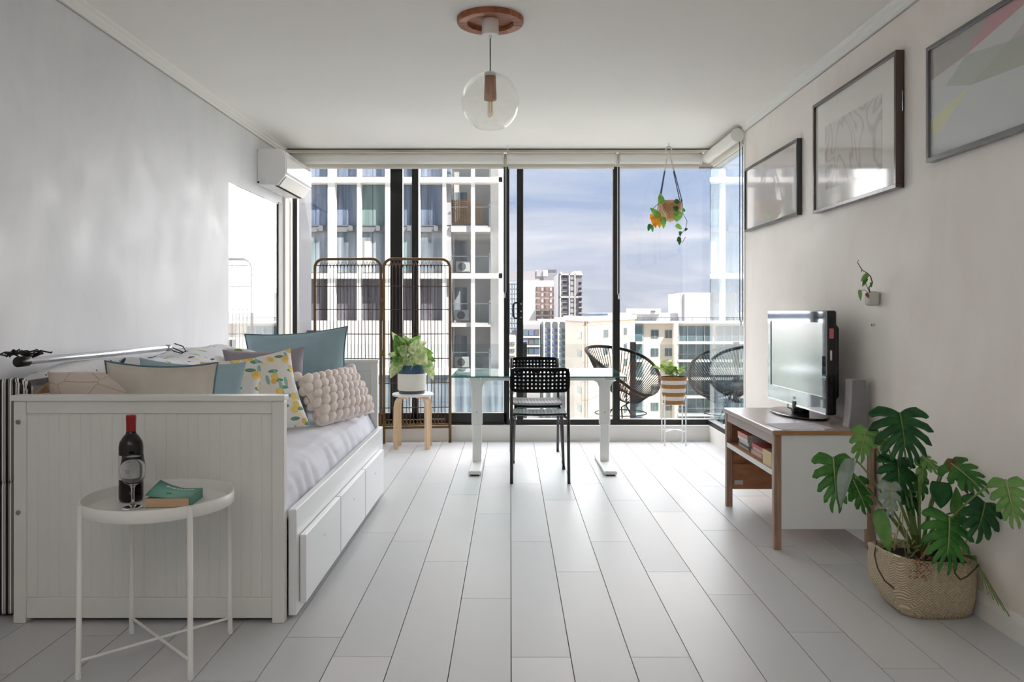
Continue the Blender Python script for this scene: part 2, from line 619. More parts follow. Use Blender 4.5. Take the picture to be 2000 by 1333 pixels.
def book_cover():
    m, nt, N, L, b = nodes_of('book_cover')
    b.inputs['Roughness'].default_value = 0.3
    tc = N.new('ShaderNodeTexCoord')
    n = N.new('ShaderNodeTexGradient'); n.gradient_type = 'SPHERICAL'
    mp = N.new('ShaderNodeMapping'); mp.inputs['Location'].default_value = (0.0, 0.15, -0.4); mp.inputs['Scale'].default_value = (9, 9, 9)
    L.new(tc.outputs['Object'], mp.inputs[0]); L.new(mp.outputs[0], n.inputs[0])
    r = ramp(nt, n.outputs['Fac'], [(0.0, C(18, 122, 116)), (0.7, C(112, 186, 170))])
    L.new(r.outputs[0], b.inputs['Base Color'])
book_cover()
M('print_white', C(226, 236, 232), 0.6)
M('print_dark', C(70, 64, 62), 0.6)
M('print_tan', C(196, 172, 162), 0.6)
M('tv_black', C(14, 14, 16), 0.12, spec=0.6)
M('tv_bezel', C(160, 166, 174), 0.04, metal=0.95)
M('tv_screen', C(172, 178, 180), 0.16, metal=0.92)
M('sticker_red', C(206, 112, 116), 0.6)
M('sticker_white', C(206, 206, 200), 0.6)
M('speaker', C(164, 162, 162), 0.5, var=0.03, vs_=10, bump=0.3, bs=500, bdist=0.001)
M('speaker_cloth', C(138, 137, 139), 0.7, bump=0.4, bs=600, bdist=0.001)
M('paper', C(226, 224, 230), 0.6, col2=C(206, 204, 218), vs_=22)
M('cardboard', C(222, 204, 160), 0.8)
for i_, c_ in enumerate(((226, 150, 138), (206, 204, 204), (92, 96, 104), (222, 218, 214), (176, 172, 166), (196, 92, 88), (224, 190, 176), (150, 152, 152), (200, 196, 188))):
    M('mag_%d' % i_, C(*c_), 0.45)
# --- frames and prints
M('frame_black', C(18, 24, 34), 0.14, spec=0.9)
M('frame_grey', C(92, 92, 98), 0.16, spec=0.9)
M('frame_brown', C(62, 42, 38), 0.16, spec=0.9)
M('mat_board', C(226, 224, 218), 0.05, spec=0.75)
M('art_blank', C(216, 210, 208), 0.04, spec=0.85)
def art_lines():
    m, nt, N, L, b = nodes_of('art_lines')
    b.inputs['Roughness'].default_value = 0.05
    b.inputs['Specular IOR Level'].default_value = 0.75
    n = tex_noise(nt, 3.4, 1.5, 0.4, dist=0.7)
    mu = N.new('ShaderNodeMath'); mu.operation = 'MULTIPLY'; mu.inputs[1].default_value = 58
    L.new(n.outputs[0], mu.inputs[0])
    si = N.new('ShaderNodeMath'); si.operation = 'SINE'
    L.new(mu.outputs[0], si.inputs[0])
    r = ramp(nt, si.outputs[0], [(0.0, C(214, 208, 204)), (0.6, C(206, 200, 197)), (0.95, C(190, 184, 183))])
    L.new(r.outputs[0], b.inputs['Base Color'])
art_lines()
for nm, c_ in (('tri_grey', (176, 172, 170)), ('tri_pink', (198, 156, 162)), ('tri_white', (206, 206, 204)), ('tri_sage', (186, 190, 184)), ('tri_green', (180, 184, 172)), ('tri_yellow', (212, 213, 178)), ('tri_pale', (204, 208, 208)), ('tri_mauve', (192, 188, 192))):
    M(nm, C(*c_), 0.05, spec=0.7)
# --- plants
def leafmat(name, c1, c2, sc=18, rough=0.36, vein=None):
    m, nt, N, L, b = nodes_of(name)
    n = tex_noise(nt, sc, 4, 0.55)
    r = ramp(nt, n.outputs[0], [(0.35, c1), (0.65, c2)])
    L.new(r.outputs[0], b.inputs['Base Color'])
    b.inputs['Roughness'].default_value = rough
    b.inputs['Specular IOR Level'].default_value = 0.45
    # a little light passes through the blade
    tl = N.new('ShaderNodeBsdfTranslucent'); L.new(r.outputs[0], tl.inputs[0])
    mx = N.new('ShaderNodeMixShader'); mx.inputs[0].default_value = 0.28
    out = [k for k in N if k.type == 'OUTPUT_MATERIAL'][0]
    L.new(b.outputs[0], mx.inputs[1]); L.new(tl.outputs[0], mx.inputs[2]); L.new(mx.outputs[0], out.inputs[0])
leafmat('mon_dark', C(30, 82, 46), C(48, 112, 56))
leafmat('mon_mid', C(58, 122, 52), C(84, 152, 66))
leafmat('mon_light', C(104, 160, 76), C(140, 188, 106))
leafmat('mon_grey', C(140, 160, 148), C(176, 190, 180))
leafmat('mon_brown', C(110, 70, 48), C(140, 150, 80), 12)
leafmat('pothos', C(128, 172, 88), C(236, 234, 192), 30)
leafmat('pothos_green', C(70, 128, 50), C(150, 182, 96), 22)
leafmat('hang_green', C(84, 140, 56), C(134, 180, 80), 24)
leafmat('hang_orange', C(196, 116, 20), C(232, 164, 40), 24)
leafmat('herb', C(104, 142, 52), C(170, 186, 80), 30)
M('stem_green', C(116, 138, 78), 0.5)
M('stem_pale', C(168, 166, 116), 0.5)
M('stem_brown', C(92, 66, 46), 0.7)
M('root_rust', C(150, 92, 66), 0.85, var=0.2, vs_=60)
M('soil', C(44, 34, 28), 0.95, var=0.3, vs_=60, bump=0.8, bs=80, bdist=0.01)
def weave(name, c1, c2, w, k):
    m, nt, N, L, b = nodes_of(name)
    b.inputs['Roughness'].default_value = 0.75
    tc = N.new('ShaderNodeTexCoord'); sp = N.new('ShaderNodeSeparateXYZ'); L.new(tc.outputs['Object'], sp.inputs[0])
    def mth(op, a, b_):
        q = N.new('ShaderNodeMath'); q.operation = op
        for i, x in enumerate((a, b_)):
            if x is None: continue
            if isinstance(x, (int, float)): q.inputs[i].default_value = x
            else: L.new(x, q.inputs[i])
        return q.outputs[0]
    u = mth('ADD', sp.outputs['X'], sp.outputs['Y'])
    tri = mth('PINGPONG', u, w)
    vv = mth('ADD', mth('MULTIPLY', tri, 0.9), sp.outputs['Z'])
    s1 = mth('SINE', mth('MULTIPLY', vv, k), None)
    n = tex_noise(nt, 30, 4, 0.6)
    h = mth('ADD', mth('MULTIPLY', s1, 0.5), mth('MULTIPLY', n.outputs[0], 0.5))
    r = ramp(nt, h, [(0.0, c1), (0.55, c2)])
    L.new(r.outputs[0], b.inputs['Base Color'])
    bp = N.new('ShaderNodeBump'); bp.inputs['Strength'].default_value = 0.8; bp.inputs['Distance'].default_value = 0.005
    L.new(s1, bp.inputs['Height']); L.new(bp.outputs[0], b.inputs['Normal'])
weave('weave_straw', C(212, 190, 156), C(242, 226, 198), 0.013, 660)
M('jute', C(168, 118, 62), 0.85, bump=0.9, bs=90, bst=(1, 1, 4), bdist=0.006, var=0.2, vs_=50)
M('jute_white', C(228, 222, 216), 0.85, bump=0.9, bs=90, bst=(1, 1, 4), bdist=0.006, var=0.05, vs_=50)
M('coir', C(214, 176, 132), 0.9, bump=0.9, bs=70, bdist=0.006, col2=C(176, 132, 90), vs_=16)
M('rope_pale', C(210, 206, 196), 0.8)
M('rope_blue', C(64, 78, 104), 0.8)
M('pot_white', C(226, 222, 212), 0.35)
M('pot_blue', C(44, 74, 104), 0.3)
M('pot_base', C(86, 94, 100), 0.5)
M('pot_small', C(206, 204, 200), 0.6)
# --- outside
M('b_white', C(240, 238, 234), 0.6)
M('b_white2', C(180, 179, 176), 0.7, var=0.03, vs_=0.6)
M('b_grey', C(150, 150, 154), 0.7)
M('b_slab', C(104, 106, 110), 0.7)
M('b_soffit', C(168, 167, 165), 0.7)
M('b_rail', C(96, 100, 104), 0.5)
def facade_glass(name, c1, c2, c3):
    m, nt, N, L, b = nodes_of(name)
    n = tex_noise(nt, 1.0, 3, 0.5, stretch=(2.6, 1.0, 0.16))
    r = ramp(nt, n.outputs[0], [(0.34, c1), (0.5, c2), (0.66, c3)])
    L.new(r.outputs[0], b.inputs['Base Color'])
    b.inputs['Roughness'].default_value = 0.15
    b.inputs['Specular IOR Level'].default_value = 0.4
facade_glass('fg_blue', C(58, 70, 86), C(98, 112, 132), C(134, 146, 164))
facade_glass('fg_grey', C(84, 94, 104), C(116, 126, 134), C(146, 154, 160))
facade_glass('fg_green', C(72, 92, 88), C(104, 124, 122), C(128, 148, 146))
facade_glass('fg_dark', C(46, 46, 52), C(82, 80, 88), C(104, 104, 112))
glass('balustrade', (0.90, 0.93, 0.93, 1), 0.4, 0.0, 0.04)
M('t_white', C(198, 195, 192), 0.7)
M('t_brown', C(128, 104, 98), 0.6)
M('t_dark', C(112, 112, 118), 0.7)
M('t_dark2', C(84, 84, 92), 0.7)
M('t_roof', C(138, 136, 142), 0.7)
M('t_win', C(30, 36, 46), 0.2)
M('t_blueglass', C(150, 164, 180), 0.4, var=0.06, vs_=0.4)
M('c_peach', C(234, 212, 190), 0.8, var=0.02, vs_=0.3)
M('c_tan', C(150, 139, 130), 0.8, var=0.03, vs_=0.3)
M('c_win', C(96, 106, 108), 0.25)
M('d_wall', C(224, 216, 203), 0.8, var=0.02, vs_=0.2)
M('d_white', C(182, 182, 182), 0.7)
M('d_glass', C(84, 106, 112), 0.15, var=0.15, vs_=0.5)
M('d_recess', C(150, 158, 156), 0.6)
M('d_grey', C(168, 166, 164), 0.7)
M('arch_white', C(204, 204, 206), 0.6)
M('arch_win', C(92, 108, 140), 0.25)
M('arch_band', C(160, 166, 170), 0.6)
M('ground_city', C(150, 146, 140), 0.9, col2=C(120, 124, 112), vs_=0.05)
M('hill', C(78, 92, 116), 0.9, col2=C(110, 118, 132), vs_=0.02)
M('tree_leaf', C(132, 150, 64), 0.8, col2=C(176, 186, 92), vs_=0.8)
M('tree_trunk', C(90, 70, 52), 0.9)
M('roof_slate', C(120, 124, 134), 0.7)
M('house_red', C(180, 140, 130), 0.8)
M('cord_black', C(10, 10, 12), 0.75, spec=0.15)
M('bal_floor', C(236, 234, 230), 0.7, var=0.04, vs_=3)  # unseen floor, near-white colour chosen to bounce light up to the ceiling
M('bal_wall', C(92, 94, 100), 0.7, var=0.02, vs_=2)
# ================================================================== the room
XL, XR = -1.95, 1.755
YB = 7.03          # glazing plane at the balcony
YR = 5.95          # where the right wall stops and the side glazing starts
YREAR = -2.6
H = 2.53

# floor: dark bed with every plank proud of it
floor = struct(MB().box(XL - 0.1, XR + 0.12, YREAR, 7.12, -0.14, -0.012).build('floor', 'floor_gap'))
PW, PL, SEAM = 0.1966, 1.305, 0.0022
phase = {-8: 2.795, -5: 2.452, -4: 2.78, -3: 2.626, -2: 3.615, -1: 3.154, 0: 2.62, 1: 3.475, 2: 2.62, 3: 3.475,
         4: 3.196, 5: 2.823, 6: 2.538, 7: 3.576, 8: 3.0, -6: 3.3, -7: 2.1, -9: 2.5, -10: 3.1}
plank_me = {}
g = 0.0015
for k in range(-10, 9):
    x0 = SEAM + k * PW; x1 = x0 + PW
    x0 = max(x0, XL); x1 = min(x1, XR)
    if x1 - x0 < 0.02: continue
    y = phase.get(k, 2.6)
    while y > YREAR: y -= PL
    j = 0
    while y < 6.95:
        a = max(y, YREAR); b_ = min(y + PL, 6.95)
        if b_ - a > 0.02:
            mt = ('plank_a', 'plank_b', 'plank_c')[(k * 7 + j * 5) % 3]
            key = (round(x1 - x0, 4), round(b_ - a, 4), mt)
            if key not in plank_me:
                o = MB().box(g, x1 - x0 - g, g, b_ - a - g, -0.013, 0.0).build('plank', mt, floor, local=True)
                plank_me[key] = o.data
            else:
                o = bpy.data.objects.new('plank', plank_me[key])
                COL.objects.link(o); o.parent = floor
            o.location = (x0, a, 0)
        y += PL; j += 1

struct(MB().box(XL - 0.25, XR + 0.25, YREAR - 0.2, 7.08, H, H + 0.3).build('ceiling', 'ceiling'))
# left wall with the opening of the side pane
LP0, LP1, LZ0, LZ1 = 5.51, 6.68, 0.30, 2.03
wl_ = MB()
wl_.box(XL - 0.2, XL, YREAR, LP0, -0.14, H)
wl_.box(XL - 0.035, XL, LP1, 7.12, -0.14, H)
wl_.box(XL - 0.2, XL, LP0, LP1, LZ1, H)
wl_.box(XL - 0.2, XL, LP0, LP1, -0.14, LZ0)
struct(wl_.build('wall_left', 'wall_left'))
struct(MB().box(XR, XR + 0.2, YREAR, YR, -0.14, H).build('wall_right', 'wall_right'))
struct(MB().box(XL - 0.2, XR + 0.2, YREAR - 0.2, YREAR, -0.14, H).build('wall_rear', 'wall_left'))
# unseen wall added on the right to keep sun off the side glazing
struct(MB().box(XR + 0.2, 9.0, YR - 0.5, YR - 0.1, -9, 9).build('wall_sun_block', 'bal_wall'))
# kerb under the glazing
kb = MB()
kb.box(XL, XR + 0.12, 6.93, 7.12, -0.14, 0.133)
kb.box(XR - 0.025, XR + 0.12, YR, 6.93, -0.14, 0.133)
struct(kb.build('wall_back', 'kerb', bevel=0.004))
# head above the glazing
hd = MB()
hd.box(XL, XR + 0.1, 6.99, 7.10, 2.40, 2.515)
hd.box(XR - 0.005, XR + 0.1, YR, 6.99, 2.40, 2.515)
struct(hd.build('trim_5', 'blind'))
struct(MB().box(XL, XR, 6.845, 6.86, 2.5235, 2.5288).build('trim_6', 'black_void'))

# cornices (stepped)
def cornice(name, x, sgn, y0, y1):
    prof = [(0, 2.478), (0.013, 2.478), (0.015, 2.492), (0.024, 2.499), (0.028, 2.512), (0.040, 2.519), (0.046, 2.5295), (0, 2.5295)]
    prof = [(x + sgn * a, z) for a, z in prof]
    if sgn < 0: prof = prof[::-1]
    return struct(MB().prism(prof, 'y', y0, y1).build(name, 'trim'))
cornice('trim_1', XL, 1, YREAR, 6.80)
cornice('trim_2', XR, -1, YREAR, YR)
struct(MB().box(XL, XL + 0.003, YREAR, 6.8, 2.4735, 2.4785).build('trim_7', 'trim_groove'))
struct(MB().box(XR - 0.003, XR, YREAR, YR, 2.4735, 2.4785).build('trim_8', 'trim_groove'))
# skirting boards
def skirting(name, x, sgn, y0, y1):
    prof = [(0, 0.0), (0.014, 0.0), (0.014, 0.062), (0.010, 0.078), (0.004, 0.092), (0, 0.092)]
    prof = [(x + sgn * a, z) for a, z in prof]
    if sgn < 0: prof = prof[::-1]
    return struct(MB().prism(prof, 'y', y0, y1).build(name, 'trim'))
skirting('baseboard_right', XR, -1, YREAR, YR)
skirting('baseboard_left', XL, 1, YREAR, 6.9)

# ---------------- glazing to the balcony
def wx(px): return (px - CX) * YB / F
w1 = struct(bpy.data.objects.new('window_1', None)); COL.objects.link(w1); BASE['window_1'] = Vector((0, 0, 0))
FY0, FY1 = 7.0, 7.07
for a, b_, z0, z1, nm in ((573, 582, 0.133, 2.41, 'jamb'), (763, 787, 0.133, 2.41, 'mullion'), (805, 818, 0.133, 2.41, 'door_stile'),
                          (984, 995, 0.133, 2.41, 'mullion'), (1009.5, 1022, 0.15, 2.41, 'door_stile'), (1196.5, 1210, 0.133, 2.41, 'mullion')):
    MB().box(wx(a), wx(b_), FY0, FY1, z0, z1).build(nm, 'black_frame', w1, bevel=0.003)
MB().box(wx(582), wx(984), FY0 - 0.01, FY1, 0.133, 0.150).build('sill_track', 'black_frame', w1, bevel=0.002)
MB().box(wx(582), wx(990), FY0, FY1, 0.150, 0.235).build('bottom_rail', 'black_frame', w1, bevel=0.003)
MB().box(wx(990), XR + 0.03, FY0 - 0.01, FY1, 0.133, 0.180).build('sill_track', 'black_frame', w1, bevel=0.003)
MB().box(wx(573), XR + 0.03, FY0, FY1, 2.395, 2.42).build('head_track', 'black_frame', w1)
for a, b_ in ((582, 763), (787, 805), (818, 984), (995, 1009.5), (1022, 1196.5), (1210, 1392)):
    MB().box(wx(a), wx(b_), 7.032, 7.038, 0.16, 2.40).build('pane', 'pane', w1)
# D handle and lock plate of the sliding door
hx = wx(1010)
MB().tube([(hx + .015, 7.0, 1.205), (hx - .02, 6.985, 1.205), (hx - .033, 6.975, 1.19), (hx - .036, 6.97, 1.14),
           (hx - .033, 6.975, 1.085), (hx - .02, 6.985, 1.068), (hx + .015, 7.0, 1.068)], 0.008, 8).build('door_handle', 'black_plastic', w1, smooth=True)
MB().box(hx + .015, hx + .05, 6.993, 7.0, 1.05, 1.22).build('lock_plate', 'black_plastic', w1, bevel=0.004)
for zz in (1.075, 1.13, 1.195):
    MB().tube([(hx + .034, 6.990, zz), (hx + .034, 6.995, zz)], 0.006, 8).build('lock_screw', 'chrome', w1)

# side glazing that returns to the right wall
w2 = struct(bpy.data.objects.new('window_2', None)); COL.objects.link(w2); BASE['window_2'] = Vector((0, 0, 0))
MB().box(XR + 0.005, XR + 0.011, YR + 0.01, 7.03, 0.16, 2.40).build('pane', 'pane_side', w2)
MB().box(XR - 0.02, XR + 0.05, YR, 7.0, 0.133, 0.175).build('sill_track', 'black_frame', w2, bevel=0.003)
MB().box(XR, XR + 0.04, YR, 7.0, 2.395, 2.42).build('head_track', 'black_frame', w2)
MB().box(XR - 0.004, XR + 0.025, YR, YR + 0.03, 0.133, 2.40).build('jamb', 'white_metal', w2)

# fixed pane in the left wall
w3 = struct(bpy.data.objects.new('window_3', None)); COL.objects.link(w3); BASE['window_3'] = Vector((0, 0, 0))
MB().box(XL - 0.012, XL - 0.004, LP0, LP1, LZ0, LZ1).build('pane', 'pane_left', w3)
MB().box(XL - 0.036, XL + 0.006, LP1, LP1 + 0.13, LZ0, LZ1 + 0.02).build('jamb', 'b_soffit', w3)
MB().box(XL - 0.036, XL + 0.022, LP1 + 0.14, LP1 + 0.31, 0.133, 2.10).build('jamb', 'cream_jamb', w3, bevel=0.003)
MB().box(XL - 0.0005, XL + 0.012, LP0 + 0.03, LP0 + 0.10, 0.80, 0.935).build('pane_clip', 'screw', w3)

# ---------------- roller blinds
def roller(name, a, b_, axis, label, chains):
    """a, b_: ends of the tube at its axis"""
    a = Vector(a); b_ = Vector(b_)
    t = thing(name, (a.x, a.y, a.z), label, 'blind', group='roller blinds above the glazing')
    d = (b_ - a).normalized()
    MB().tube([a + d * 0.012, b_ - d * 0.012], 0.047, 20).build('fabric_roll', 'blind_white', t, smooth=True, bevel=0.004)
    side = Vector((0, 0, 0))
    if axis == 'x':
        MB().box(a.x + .015, b_.x - .015, a.y + 0.040, a.y + 0.044, 2.385, a.z).build('fabric_drop', 'blind', t)
        MB().box(a.x + .012, b_.x - .012, a.y + 0.034, a.y + 0.048, 2.372, 2.392).build('hem_bar', 'blind_white', t, bevel=0.003)
    else:
        MB().box(a.x + 0.040, a.x + 0.044, a.y + .015, b_.y - .015, 2.385, a.z).build('fabric_drop', 'blind', t)
        MB().box(a.x + 0.034, a.x + 0.048, a.y + .012, b_.y - .012, 2.372, 2.392).build('hem_bar', 'blind_white', t, bevel=0.003)
    for p in (a, b_ - d * 0.012):
        MB().tube([p, p + d * 0.012], 0.052, 16).build('end_bracket', 'white_plastic', t, bevel=0.002)
    for (p, zl, m_) in chains:
        p = Vector(p)
        MB().tube([p + Vector((-.010, 0, 0)), Vector((p.x - .010, p.y, zl + .02)), Vector((p.x - .004, p.y, zl)), Vector((p.x + .004, p.y, zl)),
                   Vector((p.x + .010, p.y, zl + .02)), p + Vector((.010, 0, 0))], 0.0034, 6).build('bead_chain', m_, t)
        MB().lathe([(0.001, 0.0), (0.006, 0.004), (0.006, 0.028), (0.002, 0.034)], (p.x, p.y, zl - 0.036), 10).build('chain_weight', 'chain_white', t, smooth=True)
    return t
YBL = 6.90
roller('roller_blind', (XL + 0.03, YBL, 2.455), (wx(984) * YBL / YB, YBL, 2.455), 'x',
       'widest cream roller blind rolled up above the folding cane screen', [((wx(986) * YBL / YB, YBL - 0.05, 2.45), 1.28, 'chain_white')])
roller('roller_blind', (wx(990) * YBL / YB, YBL, 2.455), (wx(1203) * YBL / YB, YBL, 2.455), 'x',
       'cream roller blind rolled up above the sliding door, the middle one', [((wx(1207) * YBL / YB, YBL - 0.05, 2.45), 1.27, 'chain_white')])
roller('roller_blind', (wx(1209) * YBL / YB, YBL, 2.455), (XR - 0.10, YBL, 2.455), 'x',
       'cream roller blind rolled up behind the hanging planter ropes', [])
roller('roller_blind', (XR - 0.052, YR + 0.02, 2.455), (XR - 0.052, 6.86, 2.455), 'y',
       'short roller blind running along the side window into the right wall', [((XR - 0.02, YR + 0.04, 2.45), 1.05, 'chain_dark')])

# small ceiling hook near the middle blind
MB().tube([at(991, 283, 6.62), at(991, 288, 6.62), at(993, 291, 6.62), at(990, 293, 6.62)], 0.003, 6).build('ceiling_hook', 'chrome', None)
tag(bpy.data.objects['ceiling_hook'], 'tiny bare metal hook in the ceiling before the window', 'hook')
tag(MB().tube([at(1706, 635, 3.84), at(1706, 635, 3.84) + Vector((0.014, 0, 0))], 0.007, 10).build('wall_screw', 'chrome'),
    'small metal screw in the right wall below the wall pot', 'screw')
bpy.data.objects['wall_screw'].location.x = XR - 0.013 - at(1706, 635, 3.84).x
# ================================================================== daybed
BX0, BX1 = -1.812, -0.825
BY0, BY1 = 2.90, 4.98
bed = thing('daybed', ((BX0 + BX1) / 2, (BY0 + BY1) / 2, 0), 'white wooden daybed with panelled ends and three deep drawers', 'daybed')

def bed_end(y0, y1, name):
    yc = (y0 + y1) / 2
    e_ = MB().box(BX0 + .03, BX1 - .03, yc - 0.008, yc + 0.008, 0.06, 0.80).build(name, 'white_paint', bed)
    for x0, x1 in ((BX0, BX0 + 0.045), (BX1 - 0.045, BX1)):
        MB().box(x0, x1, y0, y1, 0.0, 0.812).build('post', 'white_paint', e_, bevel=0.004)
    MB().box(BX0 + .045, BX1 - .045, y0 + .004, y1 - .004, 0.765, 0.812).build('rail', 'white_paint', e_, bevel=0.003)
    MB().box(BX0 + .045, BX1 - .045, y0 + .004, y1 - .004, 0.018, 0.092).build('rail', 'white_paint', e_, bevel=0.003)
    MB().box(BX0 - .008, BX1 + .004, y0 - .010, y1 + .010, 0.812, 0.832).build('cap', 'white_paint', e_, bevel=0.003)
    n = 23
    w = (BX1 - BX0 - 0.09) / n
    first = MB().box(0.0008, w - 0.0008, 0, yc - y0 - 0.012, 0, 0.673).build('board', 'white_paint', e_, bevel=0.0018, seg=1, local=True)
    off = BASE[bed.name]
    for i in range(n):
        o = first if i == 0 else first.copy()
        if i: COL.objects.link(o); o.parent = e_
        o.location = Vector((BX0 + .045 + i * w, y0 + 0.0105, 0.092)) - off
    return e_
e1 = bed_end(BY0, BY0 + 0.04, 'end_panel')
for zz in (0.735, 0.405):
    MB().lathe([(0.001, 0), (0.008, 0), (0.008, 0.004), (0.001, 0.005)], (0, 0, 0), 12).xform(
        Matrix.Translation((BX0 + 0.02, BY0 - 0.001, zz)) @ Matrix.Rotation(PI / 2, 4, 'X')).build('screw', 'screw', e1)
e2 = bed_end(BY1 - 0.04, BY1, 'end_panel')
MB().box(BX0, BX0 + 0.03, BY0 + .04, BY1 - .04, 0.06, 0.82).build('back_panel', 'white_paint', bed, bevel=0.003)
MB().box(BX0 + .03, -0.87, BY0 + .05, BY1 - .05, 0.05, 0.36).build('carcass', 'white_paint', bed)
rl = MB().prism([(2.945, 0.012), (4.94, 0.012), (4.94, 0.42), (3.12, 0.405), (2.945, 0.405)], 'x', -0.822, -0.792).build('front_rail', 'white_gloss', bed, bevel=0.003)
for y0, y1 in ((2.985, 3.590), (3.602, 4.200), (4.212, 4.815)):
    dr = MB().box(-0.790, -0.766, y0, y1, 0.045, 0.300).build('drawer', 'white_gloss', bed, bevel=0.003)
    MB().tube([(-0.7665, (y0 + y1) / 2, 0.215), (-0.7655, (y0 + y1) / 2, 0.215)], 0.005, 8).build('knob_hole', 'screw', dr)

# mattress under a pale sheet
mat_t = thing('mattress', (-1.3, 3.94, 0.36), 'daybed mattress under a rumpled pale lavender sheet', 'mattress')
MB().box(-1.77, -0.875, 2.95, 4.93, 0.362, 0.50).build('mattress_core', 'sheet', mat_t, bevel=0.03)
def sheet_fn(u, v):
    y = 2.945 + (4.935 - 2.945) * u
    path = [(-1.775, 0.528), (-1.30, 0.534), (-1.0, 0.532), (-0.925, 0.524), (-0.880, 0.500), (-0.862, 0.462), (-0.850, 0.425), (-0.842, 0.392), (-0.838, 0.365)]
    s_ = v * (len(path) - 1); i = min(int(s_), len(path) - 2); f_ = s_ - i
    x = path[i][0] * (1 - f_) + path[i + 1][0] * f_
    z = path[i][1] * (1 - f_) + path[i + 1][1] * f_
    n1 = mnoise.noise(Vector((x * 3.2 + 5, y * 4.5, v * 2)))
    n2 = mnoise.noise(Vector((x * 11, y * 7 + x * 5, 3.0)))
    a = max(0, min(1, (v - 0.28) * 2.6))
    z += n1 * 0.011 + n2 * 0.004
    x += a * (n1 * 0.014 + abs(math.sin(y * 17 + n1 * 3)) * 0.008)
    if v > 0.9: z += 0.035 * mnoise.noise(Vector((y * 2.3, 1.3, 0)))
    return (min(x, -0.826), y, z)
MB().grid(sheet_fn, 110, 48).build('sheet', 'sheet', mat_t, smooth=True)

# ------------------------------------------------------------------ cushions
def basis(o, c, xa, up):
    xa = Vector(xa).normalized()
    up = Vector(up)
    up = (up - xa * up.dot(xa)).normalized()
    n = xa.cross(up)
    Mx = Matrix((xa, up, n)).transposed().to_4x4()
    o.matrix_world = Matrix.Translation(Vector(c)) @ Mx
    return o

def pillow_mb(w, h, t, seed, n=26, pinch=0.10, wr=0.012):
    mb = MB()
    def side(sg):
        def fn(a, b_):
            u = a * 2 - 1; v = b_ * 2 - 1
            eu = max(0, 1 - u * u); ev = max(0, 1 - v * v)
            prof = (eu ** 0.45) * (ev ** 0.45)
            x = w / 2 * u * (1 - pinch * ev * abs(u) ** 2)
            y = h / 2 * v * (1 - pinch * eu * abs(v) ** 2)
            z = sg * t / 2 * prof
            k = mnoise.noise(Vector((x * 7 + seed, y * 7, seed * 1.7))) * wr + mnoise.noise(Vector((x * 17 + seed, y * 15, sg))) * wr * 0.4
            return Vector((x, y, z + k * min(1, prof * 1.5)))
        return fn
    mb.grid(side(1), n, n)
    back = MB().grid(side(-1), n, n)
    mb.add(back.v, [tuple(reversed(f_)) for f_ in back.f])
    return mb

def cushion(name, c, xa, up, w, h, t, mat, label, seed, piping=None, **kw):
    o = pillow_mb(w, h, t, seed, **kw).build(name, mat, None, smooth=True)
    basis(o, c, xa, up)
    tag(o, label, 'cushion', 'cushions piled on the daybed')
    if piping:
        pts = []
        N_ = 14
        pin = kw.get('pinch', 0.10)
        for k in range(N_): u = -1 + 2 * k / N_; pts.append((w / 2 * u, -h / 2 * (1 - pin * (1 - u * u)), 0))
        for k in range(N_): v = -1 + 2 * k / N_; pts.append((w / 2 * (1 - pin * (1 - v * v)), h / 2 * v, 0))
        for k in range(N_): u = 1 - 2 * k / N_; pts.append((w / 2 * u, h / 2 * (1 - pin * (1 - u * u)), 0))
        for k in range(N_): v = 1 - 2 * k / N_; pts.append((-w / 2 * (1 - pin * (1 - v * v)), h / 2 * v, 0))
        MB().tube(pts, 0.0045, 6, closed=True).build('piping', piping, o, local=True, smooth=True)
    return o

cushion('cushion', (-1.285, 4.80, 0.780), (1, 0.06, 0.075), (0.03, 0.22, 1), 0.62, 0.49, 0.15, 'linen_blue',
        'large dusty blue square cushion leaning on the far bed end', 3, 'piping_blue')
cushion('cushion', (-1.315, 4.28, 0.735), (0.92, 0.36, 0.02), (-0.10, 0.30, 1), 0.43, 0.42, 0.13, 'velvet_grey',
        'mauve grey velvet cushion wedged behind the yellow floral one', 11)
cushion('cushion', (-1.255, 3.93, 0.725), (0.82, 0.52, 0.12), (-0.33, 0.30, 0.90), 0.45, 0.43, 0.14, 'floral_yellow',
        'white cushion printed with yellow blossoms and green leaves', 19)
cushion('cushion', (-1.375, 3.14, 0.725), (1, 0.08, -0.02), (0.0, -0.06, 1), 0.43, 0.43, 0.17, 'linen_beige',
        'oatmeal linen cushion just behind the near bed end', 27, 'piping_blue')
bk = cushion('cushion', (-1.335, 3.32, 0.725), (1, 0.28, -0.06), (0.06, 0.08, 1), 0.42, 0.42, 0.13, 'linen_blue',
             'small faded blue cushion peeking out behind the oatmeal cushion', 31)
cushion('cushion', (-1.315, 3.55, 0.70), (1, 0.30, 0.0), (-0.10, 0.26, 1), 0.40, 0.42, 0.13, 'floral_yellow',
        'second yellow floral cushion, half hidden by the small blue one', 37)
# bolster-like cushion lying at the near left
lb = cushion('cushion', (-1.60, 3.17, 0.73), (1, 0.06, 0.01), (0, -0.3, 1), 0.42, 0.36, 0.24, 'leaf_line',
             'beige cushion with thin brown leaf outlines at the left end', 43, pinch=0.02)
MB().grid(lambda u, v: Vector((-0.213 + 0.01 * math.sin(v * 5), -0.06 + 0.19 * v, -0.085 + 0.19 * u)), 6, 6).build('side_panel', 'leaf_line_brown', lb, local=True, solid=0.004)

